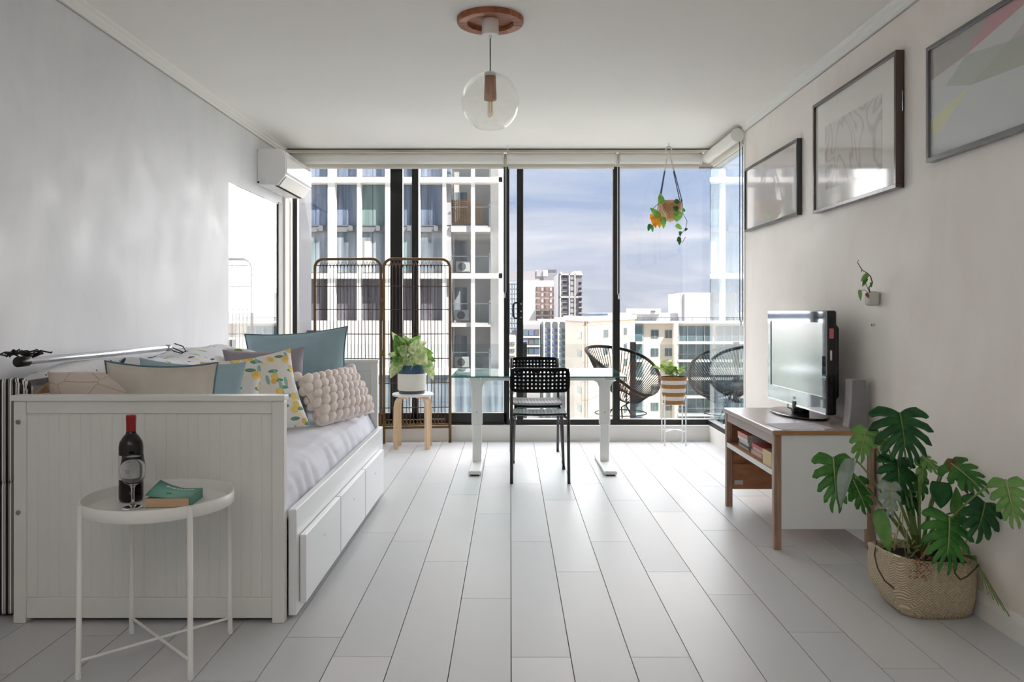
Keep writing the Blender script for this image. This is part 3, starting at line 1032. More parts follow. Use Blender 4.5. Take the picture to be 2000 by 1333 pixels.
# chunky hand-knit cushion: a core with rows of thick bobbles
kc = Vector((-0.962, 4.425, 0.668))
kn = pillow_mb(0.53, 0.30, 0.11, 5, 14, 0.03, 0.0).build('knit_cushion', 'knit', None, smooth=True)
basis(kn, kc, (0.36, 0.93, 0.02), (-0.40, 0.42, 0.85))
tag(kn, 'chunky blush knitted cushion with thick bobbles on the mattress', 'cushion', 'cushions piled on the daybed')
kb_ = MB()
rows, cols = 6, 9
for sg in (1, -1):
    for r in range(rows):
        for c_ in range(cols):
            u = -1 + 2 * (c_ + 0.5 + (0.25 if r % 2 else -0.25)) / cols
            v = -1 + 2 * (r + 0.5) / rows
            eu = max(0, 1 - u * u); ev = max(0, 1 - v * v)
            z = sg * 0.065 * (eu ** .45) * (ev ** .45)
            s_ = 0.040 + random.uniform(-.003, .004)
            q = MB().sphere((0, 0, 0), (s_, s_ * 0.66, 0.026), 10, 7)
            q.xform(Matrix.Translation((0.25 * u, 0.140 * v, z * .85)) @ Matrix.Rotation(random.uniform(.35, .75), 4, 'Z') @ Matrix.Rotation(random.uniform(-.25, .25), 4, 'Y'))
            kb_.add(q.v, q.f)
for cx_, cy_ in ((-1, 1), (1, 1)):
    kb_.sphere((0.262 * cx_, 0.150 * cy_, 0), (0.034, 0.026, 0.03), 10, 7)
ko = kb_.build('knit_bobbles', 'knit', kn, smooth=True, local=True)
ko['kind'] = 'stuff'

# duvet heaped along the wall side
def duvet_fn(a, b_):
    ang = b_ * PI
    xx = -1.680 - 0.235 * math.cos(ang)
    y0 = 3.07 if xx < -1.84 else (3.44 if xx > -1.74 else 3.07 + (xx + 1.84) * 3.7)
    y = y0 + (4.85 - y0) * a
    low = 0.835 if xx < -1.77 else (0.54 if xx > -1.70 else 0.835 - (xx + 1.77) / .07 * .295)
    hgt = 0.918 + 0.018 * math.sin(y * 4.3) + (0.03 * math.sin((y - 3.9) * 3) if y > 3.9 else 0) - 0.10 * max(0, y - 4.3)
    end = min(1, (a * 12) ** 0.5) * min(1, ((1 - a) * 9) ** 0.5)
    z = low + (hgt - low) * (max(0.0, math.sin(ang)) ** 0.5) * (0.5 + 0.5 * end)
    n1 = mnoise.noise(Vector((xx * 4 + 2, y * 4.2, z * 3)))
    n2 = mnoise.noise(Vector((xx * 10, y * 9, z * 8)))
    d = 0.020 * n1 + 0.010 * n2
    return (max(-1.945, min(-1.40, xx - d * math.cos(ang))), y, max(z, z + d * math.sin(ang)))
dv = MB().grid(duvet_fn, 80, 30).build('duvet', 'floral_white', None, smooth=True)
tag(dv, 'white duvet with blue and green botanical print heaped along the wall', 'duvet')
# pale blanket folded at the far end of the wall side
def blank_fn(a, b_):
    y = 4.45 + 0.46 * a; x = -1.78 + 0.36 * b_
    z = 0.90 - 0.04 * a + 0.022 * mnoise.noise(Vector((x * 9, y * 7, 0))) - 0.12 * max(0, b_ - 0.7)
    return (x, y, z)
bl = MB().grid(blank_fn, 16, 14).build('blanket', 'floral_white', None, smooth=True, solid=0.05)
tag(bl, 'folded pale throw on top of the duvet near the blue cushion', 'blanket')

# silver tube light lying on the duvet
a_ = Vector((-1.85, 2.985, 0.948)); b2 = Vector((-1.72, 4.02, 0.952))
d_ = (b2 - a_).normalized()
tl_ = thing('tube_light', a_, 'silver tube light with black ends lying on the duvet', 'light')
MB().tube([a_ + d_ * .05, b2 - d_ * .02], 0.0145, 16).build('tube', 'alu', tl_, smooth=True, bevel=0.002)
MB().tube([a_, a_ + d_ * .055], 0.020, 18).build('end_cap', 'black_plastic', tl_, smooth=True, bevel=0.003)
MB().tube([b2 - d_ * .035, b2], 0.0165, 16).build('end_cap', 'screw', tl_, smooth=True, bevel=0.003)
pts = []
for k in range(46):
    t_ = k / 45
    pts.append(a_ + Vector((-0.055 + 0.14 * t_ + 0.03 * math.sin(k * 1.3), 0.02 + 0.03 * math.sin(k * .9), 0.018 + 0.022 * abs(math.sin(k * .75)) + 0.008 * math.sin(k * 2.1))))
MB().tube(pts, 0.0032, 6).build('cable', 'black_soft', tl_, smooth=True)
pts = [b2 + Vector((0.01 + 0.05 * math.sin(k * .9), 0.03 + .012 * k, 0.0 - .004 * k + .02 * math.cos(k * 1.1))) for k in range(12)]
MB().tube(pts, 0.003, 6).build('cable', 'black_soft', tl_, smooth=True)

# striped folded mattress squeezed between bed and wall
sm = thing('folded_mattress', (-1.88, 3.0, 0), 'black and white striped folded mattress standing between bed and wall', 'mattress')
def slab(y0, y1, x0, x1, z0, z1, r):
    p = []
    for cx_, cz_, a0 in ((x1 - r, z1 - r, 0), (x0 + r, z1 - r, 90), (x0 + r, z0 + r, 180), (x1 - r, z0 + r, 270)):
        for k in range(7):
            t_ = math.radians(a0 + 15 * k)
            p.append((cx_ + r * math.cos(t_), cz_ + r * math.sin(t_)))
    return MB().prism(p, 'y', y0, y1)
slab(2.945, 3.06, -1.940, -1.826, 0.50, 0.885, 0.05).build('upper_fold', 'stripe_bw', sm, bevel=0.02, smooth=True, seg=4)
slab(2.945, 3.06, -1.940, -1.822, 0.01, 0.503, 0.045).build('lower_fold', 'stripe_bw', sm, bevel=0.02, smooth=True, seg=4)
MB().tube([(-1.845, 2.955, .86), (-1.835, 2.94, .882), (-1.815, 2.94, .884), (-1.800, 2.95, .872), (-1.795, 2.955, .85)], [.006, .008, .008, .008, .006], 8).build('carry_handle', 'stripe_bw', sm, smooth=True)

# ================================================================== side table with bottle, glass and book
tc_ = Vector((-1.165, 2.64, 0))
st = thing('side_table', tc_, 'round white metal tray table in front of the daybed end', 'table')
R = 0.236
ZT = 0.497
MB().lathe([(0.0, -0.003), (R - .004, -0.003), (R, 0.0), (R, 0.036), (R - .003, 0.038), (R - .006, 0.036), (R - .006, 0.004), (R - .012, 0.0), (0.0, 0.0)],
           (tc_.x, tc_.y, ZT), 56).build('tray', 'white_metal', st, smooth=True)
legp = []
for ang in (45, 135, 225, 315):
    t_ = math.radians(ang)
    top = Vector((tc_.x + (R + .004) * math.cos(t_), tc_.y + (R + .004) * math.sin(t_), ZT + .038))
    bot = Vector((top.x + 0.006 * math.cos(t_), top.y + .006 * math.sin(t_), 0.0))
    legp.append(bot)
    lg = MB().tube([bot, bot.lerp(top, .02), top], 0.0085, 12).build('leg', 'white_metal', st, smooth=True)
    MB().tube([bot + Vector((0, 0, 0)), bot + Vector((0, 0, .02))], 0.0095, 10).build('foot_cap', 'white_plastic', lg)
for i in (0, 1):
    MB().tube([legp[i] + Vector((0, 0, .055)), legp[i + 2] + Vector((0, 0, .055))], 0.005, 8).build('cross_bar', 'white_metal', st)

ZB = ZT + 0.0005
bc = at(256, 985, 2.695); bc.z = ZB
wb = thing('wine_bottle', bc, 'dark red wine bottle with red capsule and pale label', 'bottle')
MB().lathe([(0.001, .004), (.028, 0), (.036, .004), (.0385, .012), (.0385, .185), (.036, .200), (.026, .217), (.0165, .228), (.0145, .24), (.0145, .262)], bc, 32).build('glass_body', 'bottle_glass', wb, smooth=True)
MB().lathe([(.0152, .232), (.0155, .270), (.0162, .272), (.0162, .286), (.0155, .290), (.001, .2905)], bc, 24).build('capsule', 'capsule_red', wb, smooth=True)
lab = MB()
for a0, a1, z0, z1 in ((200, 340, .076, .158),):
    n = 24
    lab.grid(lambda u, v: (bc.x + .0389 * math.cos(math.radians(a0 + (a1 - a0) * u)), bc.y + .0389 * math.sin(math.radians(a0 + (a1 - a0) * u)), bc.z + z0 + (z1 - z0) * v), n, 2)
lb_ = lab.build('label', 'label_paper', wb, smooth=True)
ink = MB()
for zz, w0, w1 in ((.132, 262, 292), (.122, 256, 298), (.106, 265, 288), (.099, 268, 286)):
    ink.grid(lambda u, v: (bc.x + .0392 * math.cos(math.radians(w0 + (w1 - w0) * u)), bc.y + .0392 * math.sin(math.radians(w0 + (w1 - w0) * u)), bc.z + zz + .004 * v), 10, 1)
ink.build('label_print', 'label_grey', lb_)

gc = at(259.5, 996, 2.60); gc.z = ZB
wg = thing('wine_glass', gc, 'empty stemmed wine glass standing before the bottle', 'glass')
MB().lathe([(.001, .004), (.015, .006), (.030, .003), (.0335, .0015), (.0335, 0), (.001, 0)], gc, 32).build('foot', 'drink_glass', wg, smooth=True)
MB().lathe([(.011, .006), (.0065, .014), (.0048, .028), (.0045, .05), (.0055, .064), (.009, .072)], gc, 20).build('stem', 'drink_glass', wg, smooth=True)
bowl = MB().lathe([(.002, .071), (.012, .073), (.026, .083), (.036, .098), (.0395, .118), (.038, .140), (.0335, .163), (.0325, .170), (.0318, .170), (.037, .140), (.0385, .118), (.035, .099), (.025, .085), (.002, .075)], gc, 36).build('bowl', 'drink_glass', wg, smooth=True)

# paperback
bkc = at(341, 985, 2.672); bkc.z = ZB
pb = thing('paperback_book', bkc, 'thick teal paperback with a curled cover on the tray table', 'book', rz=0.08)
W_, D_, T_ = 0.142, 0.200, 0.030
def curl(x, y): return 0.022 * max(0.0, (-x / W_ + 0.12)) ** 1.6 * 3.0 * (0.35 + 0.65 * max(0, (y / D_ + .5)))
MB().box(-W_ / 2 + .002, W_ / 2 - .003, -D_ / 2 + .03, D_ / 2 - .03, 0.0012, T_).build('page_block', 'book_pages', pb, bevel=0.001, local=True)
cv = MB()
cv.grid(lambda u, v: (W_ * (u - .5), (D_ - .056) * (v - .5), T_ + .0008 + curl(W_ * (u - .5), D_ * (v - .5))), 16, 8)
cvr = cv.build('front_cover', 'book_cover', pb, solid=.0008, local=True, smooth=True)
MB().box(W_ / 2 - .003, W_ / 2, -D_ / 2 + .028, D_ / 2 - .028, 0, T_ + .001).build('spine', 'book_cover', pb, local=True, bevel=.001)
MB().box(-W_ / 2, W_ / 2, -D_ / 2 + .028, D_ / 2 - .028, 0, 0.0012).build('back_cover', 'book_cover', pb, local=True)
def on_cover(x0, x1, y0, y1):
    return MB().grid(lambda u, v: (x0 + (x1 - x0) * u, y0 + (y1 - y0) * v,
                                   T_ + .0019 + curl(x0 + (x1 - x0) * u, (y0 + (y1 - y0) * v) * D_ / (D_ - .056))), 6, 1)
ttl = MB()
xx = -0.040
for k, wv in enumerate((.008, .004, .010, .007, .009, .009, .008, .011)):
    q = on_cover(xx, xx + wv, .038, .052); ttl.add(q.v, q.f)
    if k % 2 == 0:
        pass
    xx += wv + .0035
ttl.build('cover_title', 'print_white', cvr, local=True)
on_cover(-.020, -.004, -.022, -.012).build('cover_mark', 'print_dark', cvr, local=True)
on_cover(-.004, .012, -.024, -.008).build('cover_mark', 'print_tan', cvr, local=True)
# ================================================================== desk
ZD = 0.685
dk = thing('standing_desk', (0.195, 5.83, 0), 'glass topped desk on two white column legs', 'desk')
gt = MB().box(-0.405, 0.795, 5.46, 6.20, ZD - 0.008, ZD + 0.002).build('glass_top', 'desk_glass', dk)
ed = MB()
ed.box(-0.405, 0.795, 5.4575, 5.46, ZD - .008, ZD + .002)
ed.box(-0.4075, -0.405, 5.46, 6.20, ZD - .008, ZD + .002)
ed.box(0.795, 0.7975, 5.46, 6.20, ZD - .008, ZD + .002)
ed.build('glass_edge', 'desk_edge', gt)
for x in (-0.245, 0.690):
    lg = MB().box(x - .040, x + .040, 5.815, 5.865, 0.30, ZD - .045).build('leg', 'white_metal', dk, bevel=0.008)
    MB().box(x - .033, x + .033, 5.822, 5.858, 0.03, 0.31).build('inner_column', 'white_metal', lg, bevel=0.006)
    MB().prism([(x - .045, 5.47), (x + .045, 5.47), (x + .045, 6.15), (x - .045, 6.15)], 'z', 0.006, 0.034).build('foot', 'white_metal', lg, bevel=0.010)
    MB().box(x - .03, x + .03, 5.475, 5.52, 0.0, 0.006).build('glide', 'black_plastic', lg)
    MB().box(x - .03, x + .03, 6.09, 6.14, 0.0, 0.006).build('glide', 'black_plastic', lg)
    MB().box(x - .035, x + .035, 5.50, 6.16, ZD - .030, ZD - .0085).build('bracket', 'white_metal', lg, bevel=.004)
    MB().tube([(x - 0.001, 5.8145, 0.395), (x - 0.001, 5.8155, 0.395)], .005, 8).build('bolt', 'screw', lg)
MB().box(-0.30, 0.745, 5.815, 5.865, ZD - .060, ZD - .030).build('cross_beam', 'white_metal', dk, bevel=.006)
for x, sg in ((-0.205, 1), (-0.285, -1), (0.650, -1), (0.730, 1)):
    MB().prism([(x, ZD - .11), (x, ZD - .06), (x + sg * .045, ZD - .06), (x + sg * .014, ZD - .074)] if sg < 0 else
               [(x, ZD - .11), (x + sg * .014, ZD - .074), (x + sg * .045, ZD - .06), (x, ZD - .06)], 'y', 5.82, 5.86).build('gusset', 'white_metal', dk)

# ================================================================== perforated chairs
def perf_plate(W, Hh, nx, ny, bw, bh, hole, rc, fn, slot=False):
    """plate W x Hh with nx x ny round holes inside a border; fn maps (x, y) to 3-D"""
    mb = MB()
    iw = W - 2 * bw; ih = Hh - 2 * bh
    cw = iw / nx; ch = ih / ny
    def P(x, y): return fn(x, y)
    for i in range(nx):
        for j in range(ny):
            x0 = -iw / 2 + i * cw; y0 = -ih / 2 + j * ch
            xc = x0 + cw / 2; yc = y0 + ch / 2
            outer = [(x0, y0), (xc, y0), (x0 + cw, y0), (x0 + cw, yc), (x0 + cw, y0 + ch), (xc, y0 + ch), (x0, y0 + ch), (x0, yc)]
            rx = cw / 2 * hole; ry = ch / 2 * (hole if not slot else min(0.82, hole * 1.25))
            if not slot: rx = ry = min(rx, ry)
            inner = [(xc + rx * math.cos(t), yc + ry * math.sin(t)) for t in (math.radians(225 + 45 * k) for k in range(8))]
            mb.add([P(*q) for q in outer] + [P(*q) for q in inner], [(k, (k + 1) % 8, 8 + (k + 1) % 8, 8 + k) for k in range(8)])
    per = []
    n1, n2 = nx * 2, ny * 2
    for k in range(n1): per.append((-iw / 2 + iw * k / n1, -ih / 2))
    for k in range(n2): per.append((iw / 2, -ih / 2 + ih * k / n2))
    for k in range(n1): per.append((iw / 2 - iw * k / n1, ih / 2))
    for k in range(n2): per.append((-iw / 2, ih / 2 - ih * k / n2))
    def out(p):
        x = p[0] * W / iw; y = p[1] * Hh / ih
        ax = W / 2 - rc; ay = Hh / 2 - rc
        if abs(x) > ax and abs(y) > ay:
            dx = abs(x) - ax; dy = abs(y) - ay
            l_ = math.hypot(dx, dy)
            f_ = rc / l_ if l_ > rc else 1
            # project the square corner on the round one
            m_ = max(dx, dy) / rc
            f_ = m_ * rc / l_
            x = math.copysign(ax + dx * f_, x); y = math.copysign(ay + dy * f_, y)
        return (x, y)
    o_ = [out(p) for p in per]
    n = len(per)
    mb.add([P(*q) for q in per] + [P(*q) for q in o_], [(k, n + k, n + (k + 1) % n, (k + 1) % n) for k in range(n)])
    return mb

def make_chair():
    t = thing('perforated_chair', (0, 0, 0), 'x', 'chair')
    # local: seat faces +y, backrest at y ~ -0.2
    bz, by = 0.680, -0.215
    perf_plate(0.395, 0.165, 13, 5, 0.022, 0.018, 0.52, 0.042,
               lambda x, y: Vector((x, by - 0.055 + 0.9 * x * x - y * 0.16, bz + y))).build('backrest', 'chair_plastic', t, solid=0.007, local=True)
    def seat_z(x, y): return 0.435 + 0.20 * x * x - 0.010 * math.cos((y + .05) * 9) + (0.14 * max(0, -y - .1)) - (0.5 * max(0, y - .12) ** 1.2)
    perf_plate(0.375, 0.355, 12, 9, 0.035, 0.030, 0.42, 0.05,
               lambda x, y: Vector((x, y + 0.005, seat_z(x, y)))).build('seat', 'chair_plastic', t, solid=0.010, local=True)
    for sx in (-1, 1):
        x = sx * 0.188
        MB().tube([(x * 1.0, -0.275, 0.0), (x, -0.235, 0.32), (x, -0.215, 0.60), (x * .98, -0.225, 0.755)], 0.0105, 12).build('leg', 'chrome_black', t, smooth=True, local=True)
        lf = MB().tube([(x * .99, 0.205, 0.0), (x * .93, 0.165, 0.30), (x * .90, 0.148, 0.405), (x * .89, 0.12, 0.420), (x * .93, -0.20, 0.425), (x * .985, -0.225, 0.43)], 0.0095, 12).build('leg', 'chrome_black', t, smooth=True, local=True)
        MB().tube([(x * .99, 0.205, 0.0), (x * .985, 0.202, 0.02)], 0.012, 10).build('foot_cap', 'black_plastic', lf, local=True)
    MB().tube([(-.168, 0.14, .412), (.168, 0.14, .412)], 0.008, 10).build('seat_rail', 'chrome_black', t, local=True)
    return t
ch1 = make_chair()
ch1.location = (0.195, 5.495, 0)
ch1['label'] = 'black perforated chair with its back to the viewer before the desk'
ch2 = copy_tree(ch1)
ch2.location = (0.20, 6.125, 0); ch2.rotation_euler = (0, 0, PI + 0.03)
ch2['label'] = 'black perforated chair on the far side, between desk and window'
for c_ in (ch1, ch2): c_['group'] = 'perforated chairs at the glass desk'

# ================================================================== folding cane screen
YS = 6.845
sc = thing('folding_screen', (-1.08, YS, 0), 'folding cane screen of two arched panels before the window', 'screen')
def panel(xa, ya, xb, yb, nrod):
    A = Vector((xa, ya, 0)); B = Vector((xb, yb, 0))
    d = (B - A); w = d.length; d.normalize()
    def P(s_, z, off=0): return A + d * s_ + Vector((-d.y, d.x, 0)) * off + Vector((0, 0, z))
    top = 1.578; r = 0.075
    pts = [P(0.012, 0.0), P(0.012, .7), P(0.012, top - r)]
    for k in range(1, 7):
        t_ = k / 6 * PI / 2
        pts.append(P(0.012 + r - r * math.cos(t_), top - r + r * math.sin(t_)))
    for k in range(0, 7):
        t_ = k / 6 * PI / 2
        pts.append(P(w - 0.012 - r + r * math.sin(t_), top - r + r * math.cos(t_)))
    pts += [P(w - .012, .7), P(w - .012, 0.0)]
    fr = MB().tube(pts, 0.0125, 10).build('panel_frame', 'cane', sc, smooth=True)
    inner = w - .05
    pitch = inner / (nrod + 1)
    for i in range(nrod):
        s_ = 0.025 + pitch * (i + 1)
        wob = random.uniform(-.003, .003)
        MB().tube([P(s_, .150), P(s_ + wob, .6), P(s_ - wob, 1.1), P(s_, 1.525)], 0.0030, 6).build('cane_rod', 'cane_dark', fr)
    for z in (0.305, 0.515, 0.725, 0.935, 1.145, 1.345, 1.525):
        MB().tube([P(.012, z, -.004), P(w - .012, z, -.004)], 0.0042, 6).build('cross_cane', 'cane_dark', fr)
    MB().tube([P(.012, .135), P(w - .012, .135)], 0.011, 8).build('cross_cane', 'cane', fr, smooth=True)
    MB().tube([P(.012, .155), P(w - .012, .155)], 0.006, 8).build('cross_cane', 'cane', fr, smooth=True)
    # row of arches under the top bar and of rings above the foot bar
    arch = MB()
    for i in range(nrod + 1):
        s0 = 0.025 + pitch * i
        if s0 < 0.05 or s0 + pitch > w - 0.05: continue
        arch.tube([P(s0, 1.50), P(s0 + .2 * pitch, 1.535), P(s0 + pitch * .5, 1.556), P(s0 + .8 * pitch, 1.535), P(s0 + pitch, 1.50)], .0030, 5)
    o = arch.build('arch_row', 'cane_dark', fr); o['kind'] = 'stuff'
    ring = MB()
    for i in range(nrod):
        c_ = 0.025 + pitch * (i + .5)
        ring.tube([P(c_ + pitch * .48 * math.cos(t), .182 + .022 * math.sin(t)) for t in (2 * PI * k / 10 for k in range(10))], .0036, 5, closed=True)
    o = ring.build('ring_row', 'cane', fr); o['kind'] = 'stuff'
panel(-1.695, YS + .01, -1.095, YS - .055, 17)
panel(-1.092, YS - .055, -0.508, YS + .01, 17)
for z in (.25, .75, 1.2):
    MB().tube([(-1.0935, YS - .0565, z), (-1.0935, YS - .0565, z + .05)], .0185, 10).build('hinge_binding', 'cane', sc, smooth=True)

# ================================================================== stool with pothos
sc_ = Vector((-0.812, 6.62, 0))
so = thing('bentwood_stool', sc_, 'round birch stool with a pale top and bent legs', 'stool')
MB().lathe([(0.001, .430), (.166, .430), (.170, .434), (.170, .446), (.166, .450), (.001, .450)], sc_, 40).build('seat', 'white_plastic', so, smooth=True)
for ang in (35, 145, 215, 325):
    t_ = math.radians(ang)
    c_, s_ = math.cos(t_), math.sin(t_)
    def P(r, z): return (sc_.x + c_ * r, sc_.y + s_ * r, z)
    pts = [(.171, 0.0), (.170, .25), (.168, .34), (.160, .385), (.142, .412), (.112, .423), (.05, .424)]
    mb = MB(); w = 0.021; th = .013
    sx = Vector((-s_, c_, 0)) * w
    for k in range(len(pts)):
        r_, z_ = pts[k]
        a_ = pts[max(0, k - 1)]; b_ = pts[min(len(pts) - 1, k + 1)]
        tx, tz = b_[0] - a_[0], b_[1] - a_[1]; l_ = math.hypot(tx, tz)
        nx, nz = tz / l_ * th, -tx / l_ * th
        for sg in (1, -1):
            for sd in (1, -1):
                q = Vector(P(r_ + nx * (sg - 1) , z_ + nz * (sg - 1) * .5)) + sx * sd
                if q.z < 0: q.z = 0
                mb.v.append(q)
    for k in range(len(pts) - 1):
        a = k * 4; b_ = a + 4
        for i, j in ((0, 1), (1, 3), (3, 2), (2, 0)):
            mb.f.append([a + i, a + j, b_ + j, b_ + i]); mb.m.append(0)
    mb.f += [[0, 2, 3, 1], [b_ + 0, b_ + 1, b_ + 3, b_ + 2]]; mb.m += [0, 0]
    mb.build('leg', 'birch', so, bevel=.003)

def leaf_mb(base, tip, normal, width, fold=0.25, droop=0.25, heart=0.18, nu=7, nv=4):
    """simple ovate leaf from base to tip"""
    base = Vector(base); tip = Vector(tip)
    d = tip - base; L_ = d.length; d.normalize()
    n = Vector(normal); n = (n - d * n.dot(d)).normalized()
    s = d.cross(n)
    mb = MB()
    def fn(a, b_):
        u = a; v = b_ * 2 - 1
        wd = width / 2 * (math.sin(PI * (u ** 0.62)) ** 0.8 if 0 < u < 1 else 0) + (0.0008 if u in (0, 1) else 0)
        back = heart * width * abs(v) * (1 - u) * (math.sin(PI * min(1, u * 3 + .1)))
        z = abs(v) * wd * fold - droop * L_ * (u ** 2) * .5 + droop * L_ * u * .35
        return base + d * (L_ * u - back) + s * (v * wd) + n * z
    mb.grid(fn, nu, nv * 2)
    return mb

pc = Vector((-0.820, 6.62, 0.4505))
pp = thing('potted_pothos', pc, 'variegated trailing plant in a white and blue pot on the stool', 'potted plant')
MB().lathe([(.001, 0), (.104, 0), (.108, .004), (.108, .018), (.112, .024), (.112, .026)], pc, 40).build('pot_foot', 'pot_base', pp, smooth=True)
pot = MB().lathe([(.112, .026), (.117, .034), (.117, .165)], pc, 44).build('pot', 'pot_white', pp, smooth=True)
MB().lathe([(.117, .165), (.117, .232), (.115, .235), (.111, .232), (.111, .165)], pc, 44).build('pot_rim', 'pot_blue', pp, smooth=True)
MB().lathe([(.111, .205), (.001, .212)], pc, 30).build('soil', 'soil', pp)
rnd = random.Random(5)
# (dx, dz of leaf centre from pot rim, dy, tip dx, tip dz, width, mat)
PL_ = []
for px_, py_, tx_, ty_, w_, m_ in (
    (786, 690, 772, 655, 60, 'pothos_green'), (792, 684, 765, 650, 34, 'pothos'), (800, 690, 789, 655, 44, 'pothos'), (803, 680, 820, 655, 34, 'pothos_green'), (808, 692, 818, 662, 44, 'pothos'),
    (800, 688, 806, 666, 40, 'pothos_green'), (790, 700, 757, 691, 32, 'pothos'), (788, 704, 762, 705, 28, 'pothos_green'), (783, 704, 762, 738, 40, 'pothos'), (790, 702, 758, 728, 34, 'pothos'),
    (795, 700, 797, 738, 56, 'pothos'), (800, 702, 789, 735, 40, 'pothos'), (812, 690, 834, 712, 56, 'pothos'), (818, 700, 842, 722, 48, 'pothos_green'), (822, 702, 850, 730, 40, 'pothos'),
    (825, 698, 850, 705, 32, 'pothos_green'), (822, 690, 845, 690, 36, 'pothos_green'), (815, 684, 832, 668, 34, 'pothos'), (806, 690, 822, 700, 44, 'pothos'), (794, 692, 776, 678, 42, 'pothos'), (808, 680, 800, 662, 34, 'pothos'),
    (780, 700, 770, 716, 32, 'pothos_green'), (832, 705, 846, 742, 34, 'pothos')):
    Yd = 6.62 + rnd.uniform(-.10, .04)
    b_ = at(px_, py_, Yd); t_ = at(tx_, ty_, Yd - rnd.uniform(0.02, .09))
    n_ = Vector((rnd.uniform(-.4, .4), -1, rnd.uniform(.1, .8)))
    leaf_mb(b_, t_, n_, w_ / 235.0 * .62, droop=.5).build('leaf', m_, pp, smooth=True)
    MB().tube([Vector((pc.x + (b_.x - pc.x) * .3, 6.62, pc.z + .21)), Vector(((pc.x + b_.x) / 2, (6.62 + b_.y) / 2, max(b_.z, pc.z + .24) + .03)), b_], .0022, 5).build('stem', 'stem_pale', pp)

# ================================================================== striped basket planter on a white wire stand
bc_ = Vector((1.385, 6.755, 0))
stn = thing('plant_stand', bc_, 'slim white metal plant stand by the window corner', 'plant stand')
for sx in (-1, 1):
    for sy in (-1, 1):
        MB().tube([(bc_.x + sx * .088, bc_.y + sy * .07, 0), (bc_.x + sx * .088, bc_.y + sy * .07, .42)], .0055, 8).build('leg', 'white_metal', stn, smooth=True)
for a, b_ in (((-.088, -.07), (.088, .07)), ((-.088, .07), (.088, -.07))):
    MB().tube([(bc_.x + a[0], bc_.y + a[1], .115), (bc_.x, bc_.y, .125), (bc_.x + b_[0], bc_.y + b_[1], .115)], .006, 8).build('cross_bar', 'white_metal', stn)
    MB().tube([(bc_.x + a[0], bc_.y + a[1], .338), (bc_.x + b_[0], bc_.y + b_[1], .338)], .004, 8).build('cross_bar', 'white_metal', stn)
bz = .3425
bp_ = thing('basket_planter', (bc_.x, bc_.y, bz), 'small leafy plant in a brown and white striped jute basket', 'potted plant')
def brad(z): return 0.083 + 0.028 * (z / .235) ** .8
zs = 0.0
for k in range(7):
    z0 = .235 * k / 7; z1 = .235 * (k + 1) / 7
    prof = [(brad(z0), z0), (brad((z0 + z1) / 2) + .004, (z0 + z1) / 2), (brad(z1), z1)]
    if k == 0: prof = [(.001, .0)] + prof
    MB().lathe(prof, (bc_.x, bc_.y, bz), 28, sy=.62).build('jute_band', 'jute' if k % 2 == 0 else 'jute_white', bp_, smooth=True)
MB().lathe([(.107, .233), (.103, .225), (.001, .220)], (bc_.x, bc_.y, bz), 24, sy=.62).build('soil', 'soil', bp_)
rnd = random.Random(12)
for i in range(34):
    px_ = 1314 + rnd.gauss(0, 14); py_ = 728 - abs(rnd.gauss(0, 8))
    if i < 4: px_, py_ = ((1290, 722), (1338, 724), (1276, 716), (1308, 704))[i]
    Yd = bc_.y + rnd.uniform(-.05, .05)
    b_ = at(px_, py_, Yd)
    d_ = Vector((rnd.uniform(-1, 1), rnd.uniform(-1, .3), rnd.uniform(-.4, .9))).normalized() * rnd.uniform(.032, .055)
    leaf_mb(b_, b_ + d_, (rnd.uniform(-.5, .5), -1, .6), rnd.uniform(.026, .04), nu=5, nv=2).build('leaf', 'herb' if rnd.random() < .7 else 'pothos_green', bp_, smooth=True)
    MB().tube([(bc_.x + rnd.uniform(-.04, .04), bc_.y, bz + .22), b_.lerp(Vector((bc_.x, bc_.y, bz + .27)), .3), b_], .0014, 4).build('stem', 'stem_green', bp_)
cu = [at(1308 + 8 * math.sin(k * .5), 728 - k * 2.2, bc_.y) for k in range(13)]
MB().tube(cu, .002, 5).build('stem', 'stem_green', bp_)

# ================================================================== TV stand
SX0, SX1, SY0, SY1 = 1.255, 1.735, 3.79, 4.66
ts = thing('tv_stand', ((SX0 + SX1) / 2, (SY0 + SY1) / 2, 0), 'wood and white TV table with one open shelf', 'table')
MB().box(SX0 - .008, SX1, SY0 - .008, SY1 + .008, .545, .570).build('table_top', 'stand_top', ts, bevel=.006)
eb = MB(); eb.box(SX0 - .002, SX1 - .005, SY0 - .0095, SY0 - .0075, .548, .567)
eb.build('edge_band', 'edge_band', ts)
LW = .036
for x in (SX0, SX1 - LW):
    for y in (SY0, SY1 - LW):
        MB().box(x, x + LW, y, y + LW, 0, .545).build('leg', 'stand_leg', ts, bevel=.004)
MB().box(SX0 + .004, SX0 + .024, SY0 + LW, SY1 - LW, .495, .545).build('front_apron', 'stand_top', ts, bevel=.003)
MB().box(SX0 + LW, SX1 - LW, SY0 + .004, SY0 + .020, .098, .545).build('side_panel', 'stand_white', ts)
MB().box(SX0 + LW, SX1 - LW, SY1 - .020, SY1 - .004, .098, .545).build('side_panel', 'stand_in', ts)
MB().box(SX0 + .006, SX1 - .03, SY0 + .022, SY1 - .022, .352, .372).build('shelf', 'stand_in', ts)
MB().box(SX0 + .002, SX0 + .006, SY0 + LW, SY1 - LW, .348, .374).build('shelf_edge', 'white_paint', ts)
n = 7
for i in range(n):
    y0 = SY0 + LW + (SY1 - SY0 - 2 * LW) * i / n; y1 = SY0 + LW + (SY1 - SY0 - 2 * LW) * (i + 1) / n
    MB().box(SX1 - .030, SX1 - .018, y0 + .0006, y1 - .0006, .20, .545).build('back_board', 'stand_in', ts)
MB().box(SX0 + LW, SX1 - LW, SY1 - .030, SY1 - .021, .215, .245).build('side_rail', 'stand_in', ts)
